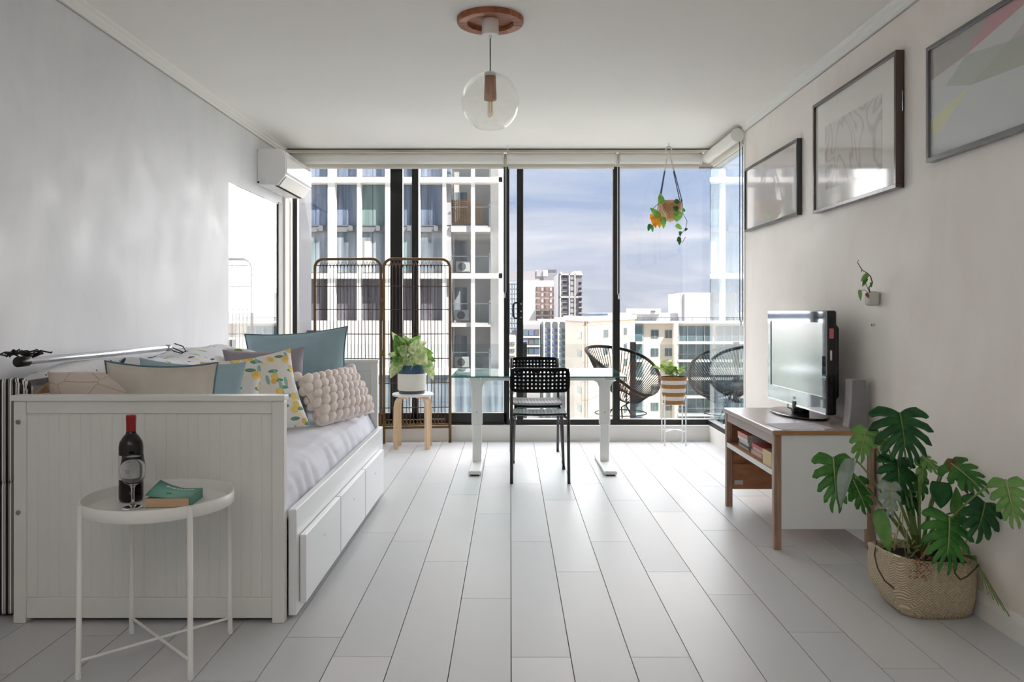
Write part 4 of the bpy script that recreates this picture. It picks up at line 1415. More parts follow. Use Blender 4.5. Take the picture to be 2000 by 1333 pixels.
MB().box(SX0 + .05, SX0 + .10, SY1 - .0225, SY1 - .0205, .125, .150).build('maker_tag', 'sticker_white', ts)

# magazines and box on its shelf
zz = .3725
piles = [
    (4.44, [('mag_3', .012, 'white magazine at the bottom of the far shelf pile'), ('mag_2', .010, 'dark grey magazine low in the far shelf pile'), ('mag_1', .022, 'thick pale book in the middle of the far shelf pile'),
            ('mag_3', .018, 'cream book second from the top of the far shelf pile'), ('mag_0', .022, 'salmon pink book topping the far shelf pile')]),
    (4.20, [('mag_6', .022, 'pale pink book at the bottom of the middle shelf pile'), ('mag_1', .016, 'white case in the middle shelf pile'), ('mag_5', .018, 'red book topping the middle shelf pile')]),
    (4.02, [('mag_3', .018, 'white book at the bottom of the near shelf pile'), ('mag_8', .030, 'thick beige book in the near shelf pile'), ('mag_7', .016, 'grey book second from top of the near shelf pile'), ('mag_4', .015, 'taupe book topping the near shelf pile')]),
]
for yc, lst in piles:
    z = zz
    for m_, th, lb__ in lst:
        dx = random.uniform(-.008, .01); dy = random.uniform(-.008, .008)
        bt = thing('shelf_book', (SX0 + .13, yc, z), lb__, 'book', group='books on the TV table shelf')
        x0 = SX0 + .045 + dx + (0.05 if yc < 4.1 else 0); wy = .185 if yc > 4.1 else .15
        MB().box(x0 + .002, x0 + .19, yc - wy / 2 + dy + .001, yc + wy / 2 + dy - .001, z + .0012, z + th - .0012).build('page_block', 'label_paper', bt)
        cvv = MB(); cvv.box(x0, x0 + .192, yc - wy / 2 + dy, yc + wy / 2 + dy, z, z + .0011); cvv.box(x0, x0 + .192, yc - wy / 2 + dy, yc + wy / 2 + dy, z + th - .0011, z + th - .0002)
        cvv.box(x0 - .001, x0 + .0015, yc - wy / 2 + dy, yc + wy / 2 + dy, z, z + th - .0002)
        cvv.build('cover', m_, bt)
        z += th
sb = thing('cardboard_box', (SX0 + .05, 3.935, zz), 'small open cream cardboard box on the TV table shelf', 'box')
bx = MB()
bx.box(SX0 + .014, SX0 + .017, 3.87, 4.005, zz, zz + .075)
bx.box(SX0 + .017, SX0 + .065, 3.87, 3.873, zz, zz + .070)
bx.box(SX0 + .017, SX0 + .065, 4.002, 4.005, zz, zz + .070)
bx.build('box_walls', 'cardboard', sb)
MB().box(SX0 + .017, SX0 + .065, 3.873, 4.002, zz, zz + .003).build('box_bottom', 'cardboard', sb)

# leaflet on the top
tag(MB().add([(1.30, 3.80, .5705), (1.56, 3.83, .5705), (1.53, 4.03, .5705), (1.275, 4.00, .5705), (1.30, 3.80, .572), (1.56, 3.83, .572), (1.53, 4.03, .572), (1.275, 4.00, .572)],
             [(3, 2, 1, 0), (4, 5, 6, 7), (0, 1, 5, 4), (1, 2, 6, 5), (2, 3, 7, 6), (3, 0, 4, 7)]).build('leaflet', 'paper'),
    'pale printed leaflet lying flat on the TV table top', 'leaflet')

# ------------------------------------------------------------------ television
tv = thing('television', (1.56, 4.36, .5705), 'glossy black flat television on its table stand, turned off', 'television', rz=math.radians(3.0))
# local: screen faces -x, width along y
TVW, TVH, TZ = 0.78, 0.525, 0.045
body = MB().box(0.0, 0.05, -TVW / 2, TVW / 2, TZ, TZ + TVH).build('housing', 'tv_black', tv, bevel=.012, local=True, seg=3)
MB().prism([(0.05, TZ + .04), (0.085, TZ + .09), (0.085, TZ + TVH - .09), (0.05, TZ + TVH - .04)], 'y', -TVW / 2 + .05, TVW / 2 - .05).build('rear_cover', 'tv_black', tv, local=True, bevel=.006)
bz_ = MB()
bz_.box(-.006, 0.001, -TVW / 2 + .004, TVW / 2 - .004, TZ + TVH - .062, TZ + TVH - .006)
bz_.box(-.006, 0.001, -TVW / 2 + .004, TVW / 2 - .004, TZ + .006, TZ + .088)
bz_.box(-.006, 0.001, -TVW / 2 + .004, -TVW / 2 + .046, TZ + .088, TZ + TVH - .062)
bz_.box(-.006, 0.001, TVW / 2 - .046, TVW / 2 - .004, TZ + .088, TZ + TVH - .062)
bzo = bz_.build('bezel', 'tv_bezel', tv, local=True)
MB().box(-.008, -.006, -.012, .012, TZ + .040, TZ + .052).build('badge', 'sticker_white', bzo, local=True)
MB().box(-.0075, -.006, -TVW / 2 + .004, TVW / 2 - .004, TZ + .002, TZ + .010).build('chrome_strip', 'chrome', bzo, local=True)
MB().box(-.002, 0.0, -TVW / 2 + .046, TVW / 2 - .046, TZ + .088, TZ + TVH - .062).build('screen', 'tv_screen', tv, local=True)
MB().box(.010, .032, -TVW / 2 - .001, -TVW / 2 + .0004, TZ + .385, TZ + .435).build('red_sticker', 'sticker_red', tv, local=True)
MB().box(.014, .024, -TVW / 2 - .001, -TVW / 2 + .0004, TZ + .275, TZ + .325).build('white_sticker', 'sticker_white', tv, local=True)
for k in range(6):
    MB().box(.018, .024, -TVW / 2 - .002, -TVW / 2 + .0004, TZ + .05 + .024 * k, TZ + .062 + .024 * k).build('side_button', 'black_soft', tv, local=True)
MB().tube([(.03, 0, .012), (.03, 0, TZ + .03)], .045, 20).build('neck', 'tv_black', tv, local=True, smooth=True, bevel=.003)
pl = [(.02 + .13 * math.cos(t) * (1.0 if math.cos(t) < 0 else .9), .265 * math.sin(t)) for t in (2 * PI * k / 36 for k in range(36))]
MB().prism(pl, 'z', 0, .011).build('base', 'tv_black', tv, local=True, bevel=.004)
MB().tube([(-.02, .05, TZ + .006), (-.03, .03, .035), (-.02, .0, .03), (-.03, -.03, .014)], .003, 6).build('cable', 'black_soft', tv, local=True)

# ------------------------------------------------------------------ curved speaker
sp0 = at(1672, 838, 3.87); sp0.z = .5705
spk = thing('speaker', sp0, 'slim grey flared speaker at the near corner of the TV table', 'speaker')
def spk_fn(h, flare): return .036 + .012 * (1 - h) ** 3
def loft(y0, y1, m_, nm):
    mb = MB(); rows = 10; prof = []
    for k in range(rows + 1):
        h = k / rows
        w = .034 + .015 * (1 - h) ** 2.2
        z = .234 * h
        prof.append((w, z))
    vs_ = []; fs = []
    for (w, z) in prof:
        vs_ += [(sp0.x - w, sp0.y + y0, sp0.z + z), (sp0.x + w, sp0.y + y0, sp0.z + z), (sp0.x + w, sp0.y + y1, sp0.z + z), (sp0.x - w, sp0.y + y1, sp0.z + z)]
    for k in range(rows):
        a = 4 * k
        for i in range(4):
            j = (i + 1) % 4
            fs.append((a + i, a + j, a + 4 + j, a + 4 + i))
    fs += [(3, 2, 1, 0), (4 * rows, 4 * rows + 1, 4 * rows + 2, 4 * rows + 3)]
    return mb.add(vs_, fs).build(nm, m_, spk, bevel=.004)
loft(-.028, .045, 'speaker', 'cabinet')
loft(-.034, -.029, 'speaker_cloth', 'grille')
# ================================================================== framed pictures on the right wall
def frame(y0, y1, z0, z1, depth, fw, mat, label):
    t = thing('framed_picture', (XR, (y0 + y1) / 2, z0), label, 'picture', group='framed pictures in a row on the right wall')
    xf = XR - depth
    for a, b_, c_, d_ in ((y0, y1, z0, z0 + fw), (y0, y1, z1 - fw, z1)):
        MB().box(xf, XR - .001, a, b_, c_, d_).build('frame_bar', mat, t, bevel=.0015)
    for a, b_ in ((y0, y0 + fw), (y1 - fw, y1)):
        MB().box(xf, XR - .001, a, b_, z0 + fw, z1 - fw).build('frame_bar', mat, t, bevel=.0015)
    return t, xf
t, xf = frame(4.79, 5.87, 1.715, 2.178, .032, .016, 'frame_black', 'smallest picture, thin black frame, nearest the side window')
MB().box(xf + .010, XR - .004, 4.806, 5.854, 1.731, 2.162).build('glazed_print', 'art_blank', t)
t, xf = frame(3.545, 4.52, 1.688, 2.303, .040, .018, 'frame_brown', 'middle picture in a brown frame with a pale swirling print')
mb_ = MB().box(xf + .012, XR - .004, 3.563, 4.502, 1.706, 2.285).build('mat_board', 'mat_board', t)
MB().box(xf + .0110, xf + .0118, 3.70, 4.37, 1.80, 2.15).build('print', 'art_lines', t)
MB().tube([(XR - .01, 3.543, 2.12), (XR - .012, 3.541, 2.07), (XR - .01, 3.543, 2.03)], .002, 5).build('hanging_wire', 'chrome', t)
PY0, PY1, PZ0, PZ1 = 2.32, 3.30, 1.752, 2.229
t, xf = frame(PY0, PY1, PZ0, PZ1, .034, .018, 'frame_grey', 'picture of pale folded triangles in a grey frame, nearest the viewer')
# faceted print: coloured triangles, each a flat facet
fx = xf + .011
def fac(pts, m_):
    v_ = []
    for u, w in pts:   # u from the far edge (0) towards the viewer (1), w from bottom to top
        v_.append((fx, PY1 - .018 - u * (PY1 - PY0 - .036), PZ0 + .018 + w * (PZ1 - PZ0 - .036)))
    v2 = [(XR - .004, q[1], q[2]) for q in v_]
    k = len(v_)
    MB().add(v_ + v2, [tuple(range(k)), tuple(range(2 * k - 1, k - 1, -1))] + [(i, k + i, k + (i + 1) % k, (i + 1) % k) for i in range(k)]).build('print_facet', m_, t)
fac([(0, .72), (0, 1), (.42, 1), (.27, .78)], 'tri_grey')
fac([(.27, .78), (.42, 1), (.85, 1)], 'tri_pink')
fac([(0, .72), (.27, .78), (.12, .60), (0, .62)], 'tri_white')
fac([(.27, .78), (.85, 1), (.55, .70)], 'tri_white')
fac([(.55, .70), (.85, 1), (1, 1), (1, .66)], 'tri_mauve')
fac([(.12, .60), (.27, .78), (.55, .70), (.30, .50)], 'tri_sage')
fac([(.30, .50), (.55, .70), (1, .66), (1, .42), (.6, .46)], 'tri_green')
fac([(0, .62), (.12, .60), (.30, .50), (.0, .36)], 'tri_pale')
fac([(0, .36), (.30, .50), (.06, .20), (0, .20)], 'tri_yellow')
fac([(0, .0), (0, .20), (.06, .20), (.30, .50), (.6, .46), (1, .42), (1, 0)], 'tri_pale')

# ================================================================== air conditioner on the left wall
ac = thing('air_conditioner', (XL, 6.5, 1.98), 'white split air conditioner high on the left wall', 'air conditioner')
A0, A1 = 6.13, 6.90
zt, zb = 2.385, 2.105
prof = [(0, zb + .005), (.155, zb), (.215, zb + .075), (.222, zb + .10), (.220, zt - .06), (.205, zt - .018), (.175, zt), (0, zt)]
MB().prism([(XL + a, z) for a, z in prof], 'y', A0, A1).build('body', 'white_plastic', ac, bevel=.006)
MB().prism([(XL + a, z) for a, z in [(.217, zb + .082), (.227, zb + .10), (.226, zt - .06), (.210, zt - .016), (.203, zt - .016), (.216, zt - .07)]], 'y', A0 + .012, A1 - .012).build('front_cover', 'ac_front', ac, bevel=.002)
MB().prism([(XL + a, z) for a, z in [(.160, zb + .000), (.213, zb + .068), (.216, zb + .066), (.165, zb - .004)]], 'y', A0 + .03, A1 - .03).build('louvre', 'white_plastic', ac)
MB().box(XL + .128, XL + .152, A0 + .03, A1 - .03, zb - .0015, zb + .002).build('outlet_slot', 'black_void', ac)
MB().tube([(XL + .010, A0 - .001, zb + .022), (XL + .010, A0 + .001, zb + .022)], .008, 8).build('pipe_hole', 'black_void', ac)
MB().box(XL + .025, XL + .065, A0 - .0012, A0 + .001, zb + .010, zb + .055).build('knockout', 'white_paint', ac, bevel=.004)

# ================================================================== pendant lamp
pcx, pcy = -0.096, 3.79
pd = thing('pendant_lamp', (pcx, pcy, H), 'clear glass globe pendant on a round wooden ceiling plate', 'pendant lamp')
plate = MB()
plate.lathe([(.001, -.006), (.108, -.006), (.111, -.024), (.154, -.026), (.158, -.021), (.158, -.001), (.001, -.0005)], (pcx, pcy, H), 64)
pln = plate.build('ceiling_plate', 'acacia', pd, smooth=False)
stv = MB()
for x0, x1 in ((-.095, -.045), (.05, .10)):
    pass
stv.lathe([(.1125, -.0245), (.150, -.0264), (.150, -.0268), (.1125, -.025)], (pcx, pcy, H), 64)
stv.f = [f_ for i, f_ in enumerate(stv.f) if (i % 64) in range(34, 46) or (i % 64) in range(2, 9)]; stv.m = [0] * len(stv.f)
stv.build('light_stave', 'acacia_light', pln)
cup = MB().lathe([(.040, -.006), (.040, -.076), (.037, -.080), (.008, -.081), (.007, -.092), (.001, -.093)], (pcx, pcy, H), 36).build('canopy_cup', 'white_plastic', pd, smooth=False, bevel=.001)
MB().tube([(pcx, pcy, H - .09), (pcx, pcy, 2.272)], .0032, 8).build('cord', 'cord_grey', pd)
gz = 2.135; GR = .139
gp = []
for k in range(25):
    a = math.radians(78 - (78 + 62) * k / 24)
    gp.append((GR * math.cos(a), gz + GR * math.sin(a)))
prof = gp + [(r * .982, z + .0005) for r, z in reversed(gp)]
MB().lathe(prof, (pcx, pcy, 0), 56).build('glass_globe', 'lamp_glass', pd, smooth=True)
MB().lathe([(.001, 2.276), (.024, 2.275), (.029, 2.268), (.029, 2.258), (.001, 2.257)], (pcx, pcy, 0), 24).build('globe_cap', 'white_plastic', pd, smooth=True)
MB().lathe([(.001, 2.2565), (.0265, 2.256), (.030, 2.150), (.0295, 2.143), (.024, 2.141), (.001, 2.142)], (pcx, pcy, 0), 28).build('wooden_socket', 'socket_wood', pd, smooth=True)
MB().lathe([(.013, 2.142), (.0145, 2.125), (.0145, 2.075), (.011, 2.062), (.001, 2.058)], (pcx, pcy, 0), 20).build('bulb', 'bulb_glass', pd, smooth=True)
MB().tube([(pcx - .005, pcy, 2.142), (pcx - .006, pcy, 2.09), (pcx, pcy, 2.078), (pcx + .006, pcy, 2.09), (pcx + .005, pcy, 2.142)], .0012, 5).build('filament', 'screw', pd)

# ================================================================== hanging planter
hp = at(1306, 285, 6.6)
hg = thing('hanging_planter', (hp.x, hp.y, H), 'coir hanging basket on ropes with a trailing green and orange vine', 'hanging plant')
MB().tube([(hp.x, hp.y, H), (hp.x, hp.y, H - .03)], .004, 6).build('ceiling_hook', 'chrome', hg)
zr = H - .055
MB().tube([Vector((hp.x + .022 * math.cos(t), hp.y, zr + .022 * math.sin(t))) for t in (2 * PI * k / 14 for k in range(14))], .006, 8, closed=True).build('ring', 'rope_pale', hg, smooth=True)
ctr = at(1309, 410, 6.6)
rimz = at(1309, 394, 6.6).z
rope_bot = []
for k, (dx, dy) in enumerate(((-.095, -.06), (-.085, .06), (.085, -.06), (.095, .055))):
    bot = Vector((ctr.x + dx, ctr.y + dy, rimz - .005)); rope_bot.append(bot)
    top = Vector((hp.x + (.006 if dx > 0 else -.006), hp.y, zr - .025))
    mid = top.lerp(bot, .38)
    MB().tube([top, mid], .0035, 6).build('rope', 'rope_pale', hg)
    MB().tube([mid, bot], .0042, 6).build('rope', 'rope_blue', hg)
bk_ = MB().lathe([(.001, -.165), (.035, -.160), (.070, -.140), (.092, -.095), (.102, -.04), (.104, 0), (.096, 0), (.092, -.03), (.001, -.04)], (ctr.x, ctr.y, rimz), 32, sx=.98)
bk_.build('coir_bowl', 'coir', hg, smooth=True)
for k in range(4):
    b0 = rope_bot[k]
    MB().tube([b0, Vector((ctr.x + (b0.x - ctr.x) * .9, ctr.y + (b0.y - ctr.y) * .9 - .06 * (1 if k % 2 == 0 else -1), rimz - .09)), Vector((ctr.x, ctr.y, rimz - .172))], .0035, 6).build('rope', 'rope_pale', hg)
rnd = random.Random(4)
for px_, py_, tx_, ty_, w_, m_ in ((1292, 398, 1289, 377, 13, 'hang_green'), (1288, 425, 1270, 406, 14, 'hang_green'), (1281, 415, 1289, 446, 16, 'hang_orange'), (1275, 428, 1270, 418, 10, 'hang_orange'), (1276, 424, 1281, 446, 12, 'hang_orange'),
                               (1294, 424, 1296, 447, 13, 'hang_green'), (1326, 414, 1321, 434, 17, 'hang_green'), (1318, 404, 1322, 414, 11, 'mon_dark'), (1320, 440, 1332, 448, 10, 'hang_green'), (1270, 438, 1266, 452, 8, 'mon_dark'), (1272, 440, 1275, 454, 7, 'mon_mid'),
                               (1329, 452, 1328, 462, 6, 'mon_dark'), (1328, 464, 1322, 472, 8, 'mon_dark'), (1327, 468, 1327, 479, 7, 'mon_dark'), (1336, 414, 1334, 406, 6, 'mon_mid'), (1341, 446, 1338, 452, 6, 'mon_dark'), (1318, 392, 1328, 396, 9, 'mon_dark'), (1324, 396, 1316, 394, 8, 'mon_dark')):
    Yd = 6.6 - .11 + rnd.uniform(-.03, .02)
    leaf_mb(at(px_, py_, Yd), at(tx_, ty_, Yd - rnd.uniform(0, .03)), (rnd.uniform(-.3, .3), -1, .3), w_ / 236.0, droop=.2).build('leaf', m_, hg, smooth=True)
for line in (((1300, 394, 0), (1287, 396, .08), (1284, 408, .1), (1287, 420, .1), (1280, 432, .1), (1272, 444, .1)), ((1290, 396, .05), (1281, 402, .1), (1276, 408, .1)),
             ((1322, 394, 0), (1330, 390, .06), (1333, 400, .09), (1334, 418, .1), (1342, 432, .1), (1339, 448, .1), (1329, 458, .1), (1327, 470, .1), (1333, 474, .1), (1339, 463, .1)),
             ((1308, 392, 0), (1296, 400, .11), (1300, 410, .12), (1308, 418, .12))):
    MB().tube([at(x, y, 6.6 - d) for x, y, d in line], .0024, 5).build('vine', 'stem_brown', hg)

# ================================================================== wall pot
wp = Vector((XR - .05, 3.80, 0)); wp.z = at(1699, 584, 3.78).z
wpt = thing('wall_pot', (XR, wp.y, wp.z), 'small grey wall pot with a sprig of ivy above the television', 'wall planter')
bx_ = MB().box(XR - .056, XR - .001, wp.y - .032, wp.y + .032, wp.z - .034, wp.z + .036).build('pot', 'pot_small', wpt, bevel=.018, seg=4, smooth=True)
def wpnt(px, py, d=0.0): 
    q = at(px, py, 3.78 - d); return q
MB().tube([wpnt(1699, 572), wpnt(1697, 562), wpnt(1704, 553), wpnt(1700, 540), wpnt(1694, 534), wpnt(1684, 528), wpnt(1679, 520), wpnt(1675, 513), wpnt(1677, 508)], [.003, .003, .003, .0025, .0022, .002, .002, .0016, .001], 6).build('stem', 'stem_brown', wpt)
MB().tube([wpnt(1698, 570), wpnt(1692, 558), wpnt(1690, 548)], .0018, 5).build('stem', 'stem_green', wpt)
MB().tube([wpnt(1696, 572), wpnt(1688, 566), wpnt(1680, 570), wpnt(1677, 580)], .0016, 5).build('stem', 'stem_green', wpt)
for a, b_, w_, m_ in (((1695, 536), (1681, 550), .024, 'mon_light'), ((1692, 543), (1685, 557), .022, 'mon_mid'), ((1679, 566), (1681, 588), .018, 'mon_light'), ((1701, 552), (1702, 562), .012, 'mon_mid'), ((1684, 526), (1682, 532), .008, 'mon_light'), ((1690, 550), (1684, 560), .016, 'mon_light')):
    leaf_mb(wpnt(*a), wpnt(b_[0], b_[1], .01), (-.3, -1, .3), w_, droop=.3).build('leaf', m_, wpt, smooth=True)
leaf_mb(wpnt(1692, 573, .04), wpnt(1697, 583, .045), (-.3, -1, .1), .016, droop=.1).build('dry_leaf', 'root_rust', wpt)

# ================================================================== monstera in a woven basket
mc = Vector((1.572, 3.055, 0))
mo = thing('monstera', mc, 'large monstera in a square woven straw basket by the right wall', 'potted plant')
def se(u, a, b_, n=4.5):
    c_, s_ = math.cos(u), math.sin(u)
    return (a * math.copysign(abs(c_) ** (2 / n), c_), b_ * math.copysign(abs(s_) ** (2 / n), s_))
def bsk(mb, rows, n=72):
    vs_ = []; fs = []
    for (a, b_, z, ox) in rows:
        for k in range(n):
            u = 2 * PI * k / n
            x, y = se(u, a, b_)
            sag = .012 * math.sin(2 * u + .6) if z > .17 else 0
            wob = .004 * math.sin(5 * u + z * 20)
            vs_.append((mc.x + ox + x + wob * .5, mc.y + y + wob * .5, z + sag))
    for i in range(len(rows) - 1):
        for k in range(n):
            k2 = (k + 1) % n
            fs.append((i * n + k, i * n + k2, (i + 1) * n + k2, (i + 1) * n + k))
    fs.append(tuple(range(n - 1, -1, -1)))
    mb.add(vs_, fs); return mb
basket = bsk(MB(), [(.120, .112, .0, .022), (.136, .128, .018, .016), (.158, .140, .07, .004), (.165, .145, .13, 0), (.164, .145, .175, 0), (.160, .143, .208, 0), (.164, .146, .222, 0), (.160, .143, .228, 0), (.152, .135, .222, 0), (.150, .133, .18, 0)]).build('basket', 'weave_straw', mo, smooth=True)
MB().prism([(mc.x + se(2 * PI * k / 40, .150, .133)[0], mc.y + se(2 * PI * k / 40, .150, .133)[1]) for k in range(40)], 'z', .165, .19).build('soil', 'soil', mo)

def monstera_leaf(base, tip, normal, width, fingers=6, split=0.42, fold=0.12, droop=0.18, gap=0.30, roll=0.0):
    base = Vector(base); tip = Vector(tip)
    d = tip - base; L_ = d.length; d.normalize()
    n = Vector(normal); n = (n - d * n.dot(d)).normalized()
    s = d.cross(n)
    mb = MB()
    # the midrib runs from u=0 (petiole) to 1; fingers leave it at an angle that turns from backwards to forwards
    def point(u, r, sg):
        phi = math.radians(138 - 118 * (u ** 0.75))
        wv = width / 2 * (0.98 - 0.10 * abs(u - .35) - 0.62 * max(0, u - .55) ** 1.1)
        if u < .12: wv *= 0.80 + 1.6 * u
        wr = wv * r
        a = phi - 0.45 * r * (1 - u * .6)      # finger sweeps forward
        along = L_ * (u * .80 + .02) + wr * math.cos(a)
        across = wr * math.sin(a)
        z = -fold * abs(across) + droop * (along * .8 - along * along / L_ * 1.1) - roll * across * across / width * 4 - .03 * r * r * width
        return base + d * along + s * (sg * across) + n * z
    for sg in (1, -1):
        for f_ in range(fingers):
            u0 = f_ / fingers; u1 = (f_ + 1) / fingers
            NR, NU = 7, 3
            vs_ = []
            for i in range(NR + 1):
                r = i / NR
                g_ = 0 if r < split else gap * min(1, (r - split) / (1 - split) * 2.2) * .5
                tp = 0 if r < .86 else (r - .86) / .14 * .22
                a = u0 + (u1 - u0) * (g_ + tp); b_ = u1 - (u1 - u0) * (g_ + tp)
                if f_ == 0 : a = u0 + (u1 - u0) * tp
                if f_ == fingers - 1: b_ = u1 - (u1 - u0) * tp * .2
                for j in range(NU + 1):
                    vs_.append(point(a + (b_ - a) * j / NU, r * (1 - .05 * ((j / NU - .5) * 2) ** 2), sg))
            fs = []
            for i in range(NR):
                for j in range(NU):
                    q = (i * (NU + 1) + j, i * (NU + 1) + j + 1, (i + 1) * (NU + 1) + j + 1, (i + 1) * (NU + 1) + j)
                    fs.append(q if sg > 0 else tuple(reversed(q)))
            mb.add(vs_, fs)
    return mb

def mleaf(bp, tp, w, Yb, Yt, mat, nrm=(-.25, -1, .45), kind='split', origin=(0, 0), **kw):
    b_ = at(bp[0], bp[1], Yb); t_ = at(tp[0], tp[1], Yt)
    wm = w * Yb / F
    if kind == 'split':
        lf = monstera_leaf(b_, t_, nrm, wm, **kw).build('leaf', mat, mo, smooth=True, solid=.0012)
        L_ = (t_ - b_)
        n_ = Vector(nrm); dd = L_.normalized(); n_ = (n_ - dd * n_.dot(dd)).normalized()
        dr = kw.get('droop', .18)
        pts = []
        for k in range(9):
            al = L_.length * (.02 + .80 * k / 8)
            pts.append(b_ + dd * al + n_ * (dr * (al * .8 - al * al / L_.length * 1.1) + .0012))
        MB().tube(pts, [.0030 - .0002 * k for k in range(9)], 5).build('midrib', 'stem_pale' if mat in ('mon_light', 'mon_mid', 'mon_grey') else 'stem_green', lf)
    else:
        leaf_mb(b_, t_, nrm, wm, droop=kw.get('droop', .3), fold=kw.get('fold', .2), nu=10, nv=4).build('leaf', mat, mo, smooth=True, solid=.0012)
    s0 = Vector((mc.x + origin[0], mc.y + origin[1], .19))
    m1 = s0.lerp(b_, .45) + Vector((0, .015, .05))
    m2 = s0.lerp(b_, .8) + Vector((0, .02, .045))
    cv_ = []
    for k in range(13):
        t = k / 12
        cv_.append(s0 * (1 - t) ** 3 + m1 * 3 * t * (1 - t) ** 2 + m2 * 3 * t * t * (1 - t) + b_ * t ** 3)
    MB().tube(cv_, [.0048 - .0018 * k / 12 for k in range(13)], 7).build('petiole', 'stem_green', mo, smooth=True)

mleaf((1757, 806), (1770, 886), 128, 3.10, 3.02, 'mon_dark', (-.15, -1, .30), split=.40, gap=.34, fingers=6)
mleaf((1692, 836), (1678, 899), 58, 3.12, 3.06, 'mon_light', (-.5, -1, .3), fingers=4, split=.45)
mleaf((1627, 893), (1634, 992), 88, 3.12, 3.04, 'mon_mid', (-.2, -1, .35), fingers=5, split=.38, gap=.36)
mleaf((1668, 940), (1694, 1000), 56, 3.16, 3.12, 'mon_mid', (-.3, -1, .2), fingers=4, split=.5)
mleaf((1668, 897), (1641, 992), 34, 3.04, 2.98, 'mon_grey', (-.9, -.5, .3), 'plain', fold=.7, droop=.15)
mleaf((1752, 898), (1757, 962), 88, 3.08, 3.02, 'mon_dark', (.1, -1, .5), fingers=5, split=.5)
mleaf((1738, 944), (1740, 1010), 50, 3.00, 2.95, 'mon_grey', (-.1, -1, .4), fingers=4, split=.45, gap=.4)
mleaf((1799, 893), (1832, 920), 44, 3.06, 3.00, 'mon_light', (.2, -1, .6), fingers=4, split=.5)
mleaf((1802, 900), (1800, 944), 34, 3.05, 3.01, 'mon_light', (.2, -1, .3), fingers=3, split=.5)
mleaf((1856, 905), (1921, 958), 74, 3.00, 2.88, 'mon_mid', (-.2, -1, .55), fingers=5, split=.45)
mleaf((1852, 897), (1892, 966), 22, 3.01, 2.92, 'mon_brown', (-.2, -1, .2), 'plain', fold=.3)
mleaf((1965, 938), (1984, 1026), 74, 2.66, 2.58, 'mon_light', (-.5, -1, .35), fingers=5, split=.45)
mleaf((1836, 944), (1838, 994), 44, 2.95, 2.92, 'mon_dark', (0, -1, .4), 'plain', fold=.1, droop=.2)
mleaf((1924, 982), (1908, 1044), 88, 2.86, 2.80, 'mon_dark', (-.1, -1, .5), fingers=4, split=.55)
mleaf((1854, 1010), (1850, 1102), 112, 2.90, 2.83, 'mon_mid', (0, -1, .5), fingers=6, split=.42, gap=.34)
mleaf((1716, 996), (1739, 1083), 30, 3.06, 3.02, 'mon_light', (-.7, -1, .2), 'plain', fold=.25, droop=.1)
mleaf((1866, 1004), (1868, 952), 26, 3.02, 3.02, 'mon_light', (0, -1, .2), 'plain', fold=.2, droop=.1)
mleaf((1732, 868), (1715, 852), 40, 3.18, 3.16, 'mon_light', (-.2, -1, .5), fingers=3, split=.6)
mleaf((1795, 930), (1800, 972), 46, 3.10, 3.06, 'mon_mid', (.1, -1, .3), fingers=3, split=.6)
mleaf((1770, 960), (1790, 1000), 48, 3.12, 3.06, 'mon_dark', (.1, -1, .3), fingers=4, split=.6)
# aerial roots and dry tangle over the rim
rnd = random.Random(8)
for k in range(16):
    s0 = Vector((mc.x + rnd.uniform(-.12, .12), mc.y + rnd.uniform(-.1, .05), .22))
    e_ = s0 + Vector((rnd.uniform(-.09, .09), rnd.uniform(-.06, .03), rnd.uniform(.03, .16)))
    MB().tube([s0, s0.lerp(e_, .5) + Vector((rnd.uniform(-.03, .03), -.01, .03)), e_], .0026, 5).build('root', 'stem_pale' if k % 3 else 'stem_green', mo)
for pts in (((1712, 1056, 3.1), (1708, 1085, 3.05), (1714, 1110, 2.98), (1728, 1135, 2.93), (1746, 1150, 2.93)), ((1862, 1105, 2.88), (1866, 1122, 2.87), (1876, 1133, 2.87), (1890, 1126, 2.87), (1912, 1104, 2.88))):
    MB().tube([at(*q) for q in pts], .0030, 6).build('aerial_root', 'stem_brown', mo, smooth=True)
dry = MB()
for k in range(46):
    px_ = 1794 + rnd.gauss(0, 9) + (12 if k % 3 == 0 else 0); py_ = 1068 + rnd.uniform(0, 62)
    q = at(px_, py_, 2.885 + rnd.uniform(-.008, .004))
    e_ = q + Vector((rnd.uniform(-.018, .018), rnd.uniform(-.006, .004), rnd.uniform(-.018, .012)))
    dry.tube([q, q.lerp(e_, .5) + Vector((.004, 0, .004)), e_], .0014, 4)
o = dry.build('dry_roots', 'root_rust', mo); o['kind'] = 'stuff'
for k in range(6):
    s0 = Vector((1.66, 2.96 + .02 * k, .235))
    e_ = Vector((1.70 + .006 * k, 2.86 - .02 * k, .14 - .012 * k))
    MB().tube([s0, s0.lerp(e_, .4) + Vector((.02, -.02, .05)), e_], .002, 5).build('runner', 'stem_green', mo)
# ================================================================== balcony
struct(MB().box(XL - 0.2, 3.6, 7.12, 9.05, -0.34, -0.16).build('floor_balcony', 'bal_floor'))
bw_ = MB().box(XL - 0.04, XL + 0.0, 7.12, 7.80, -0.34, 3.2)
struct(bw_.build('wall_balcony', 'bal_wall'))
struct(MB().box(XL, XL + .10, 7.62, 7.80, -0.16, 0.945).build('trim_9', 'bal_wall'))
bs = thing('balustrade', (0.6, 8.9, -0.16), 'frameless glass balcony balustrade with black posts', 'balustrade')
for px in (1023.5, 1236, 1438):
    c_ = at(px, 668, 8.88)
    MB().box(c_.x - .032, c_.x + .032, 8.86, 8.90, -.16, c_.z).build('post', 'black_frame', bs, bevel=.003)
xs = [XL, -0.55, at(1018, 0, 8.88).x, at(1230, 0, 8.88).x, at(1432, 0, 8.88).x, 3.55]
ys_ = [at(1030, 0, 8.88).x, at(1242, 0, 8.88).x, at(1444, 0, 8.88).x]
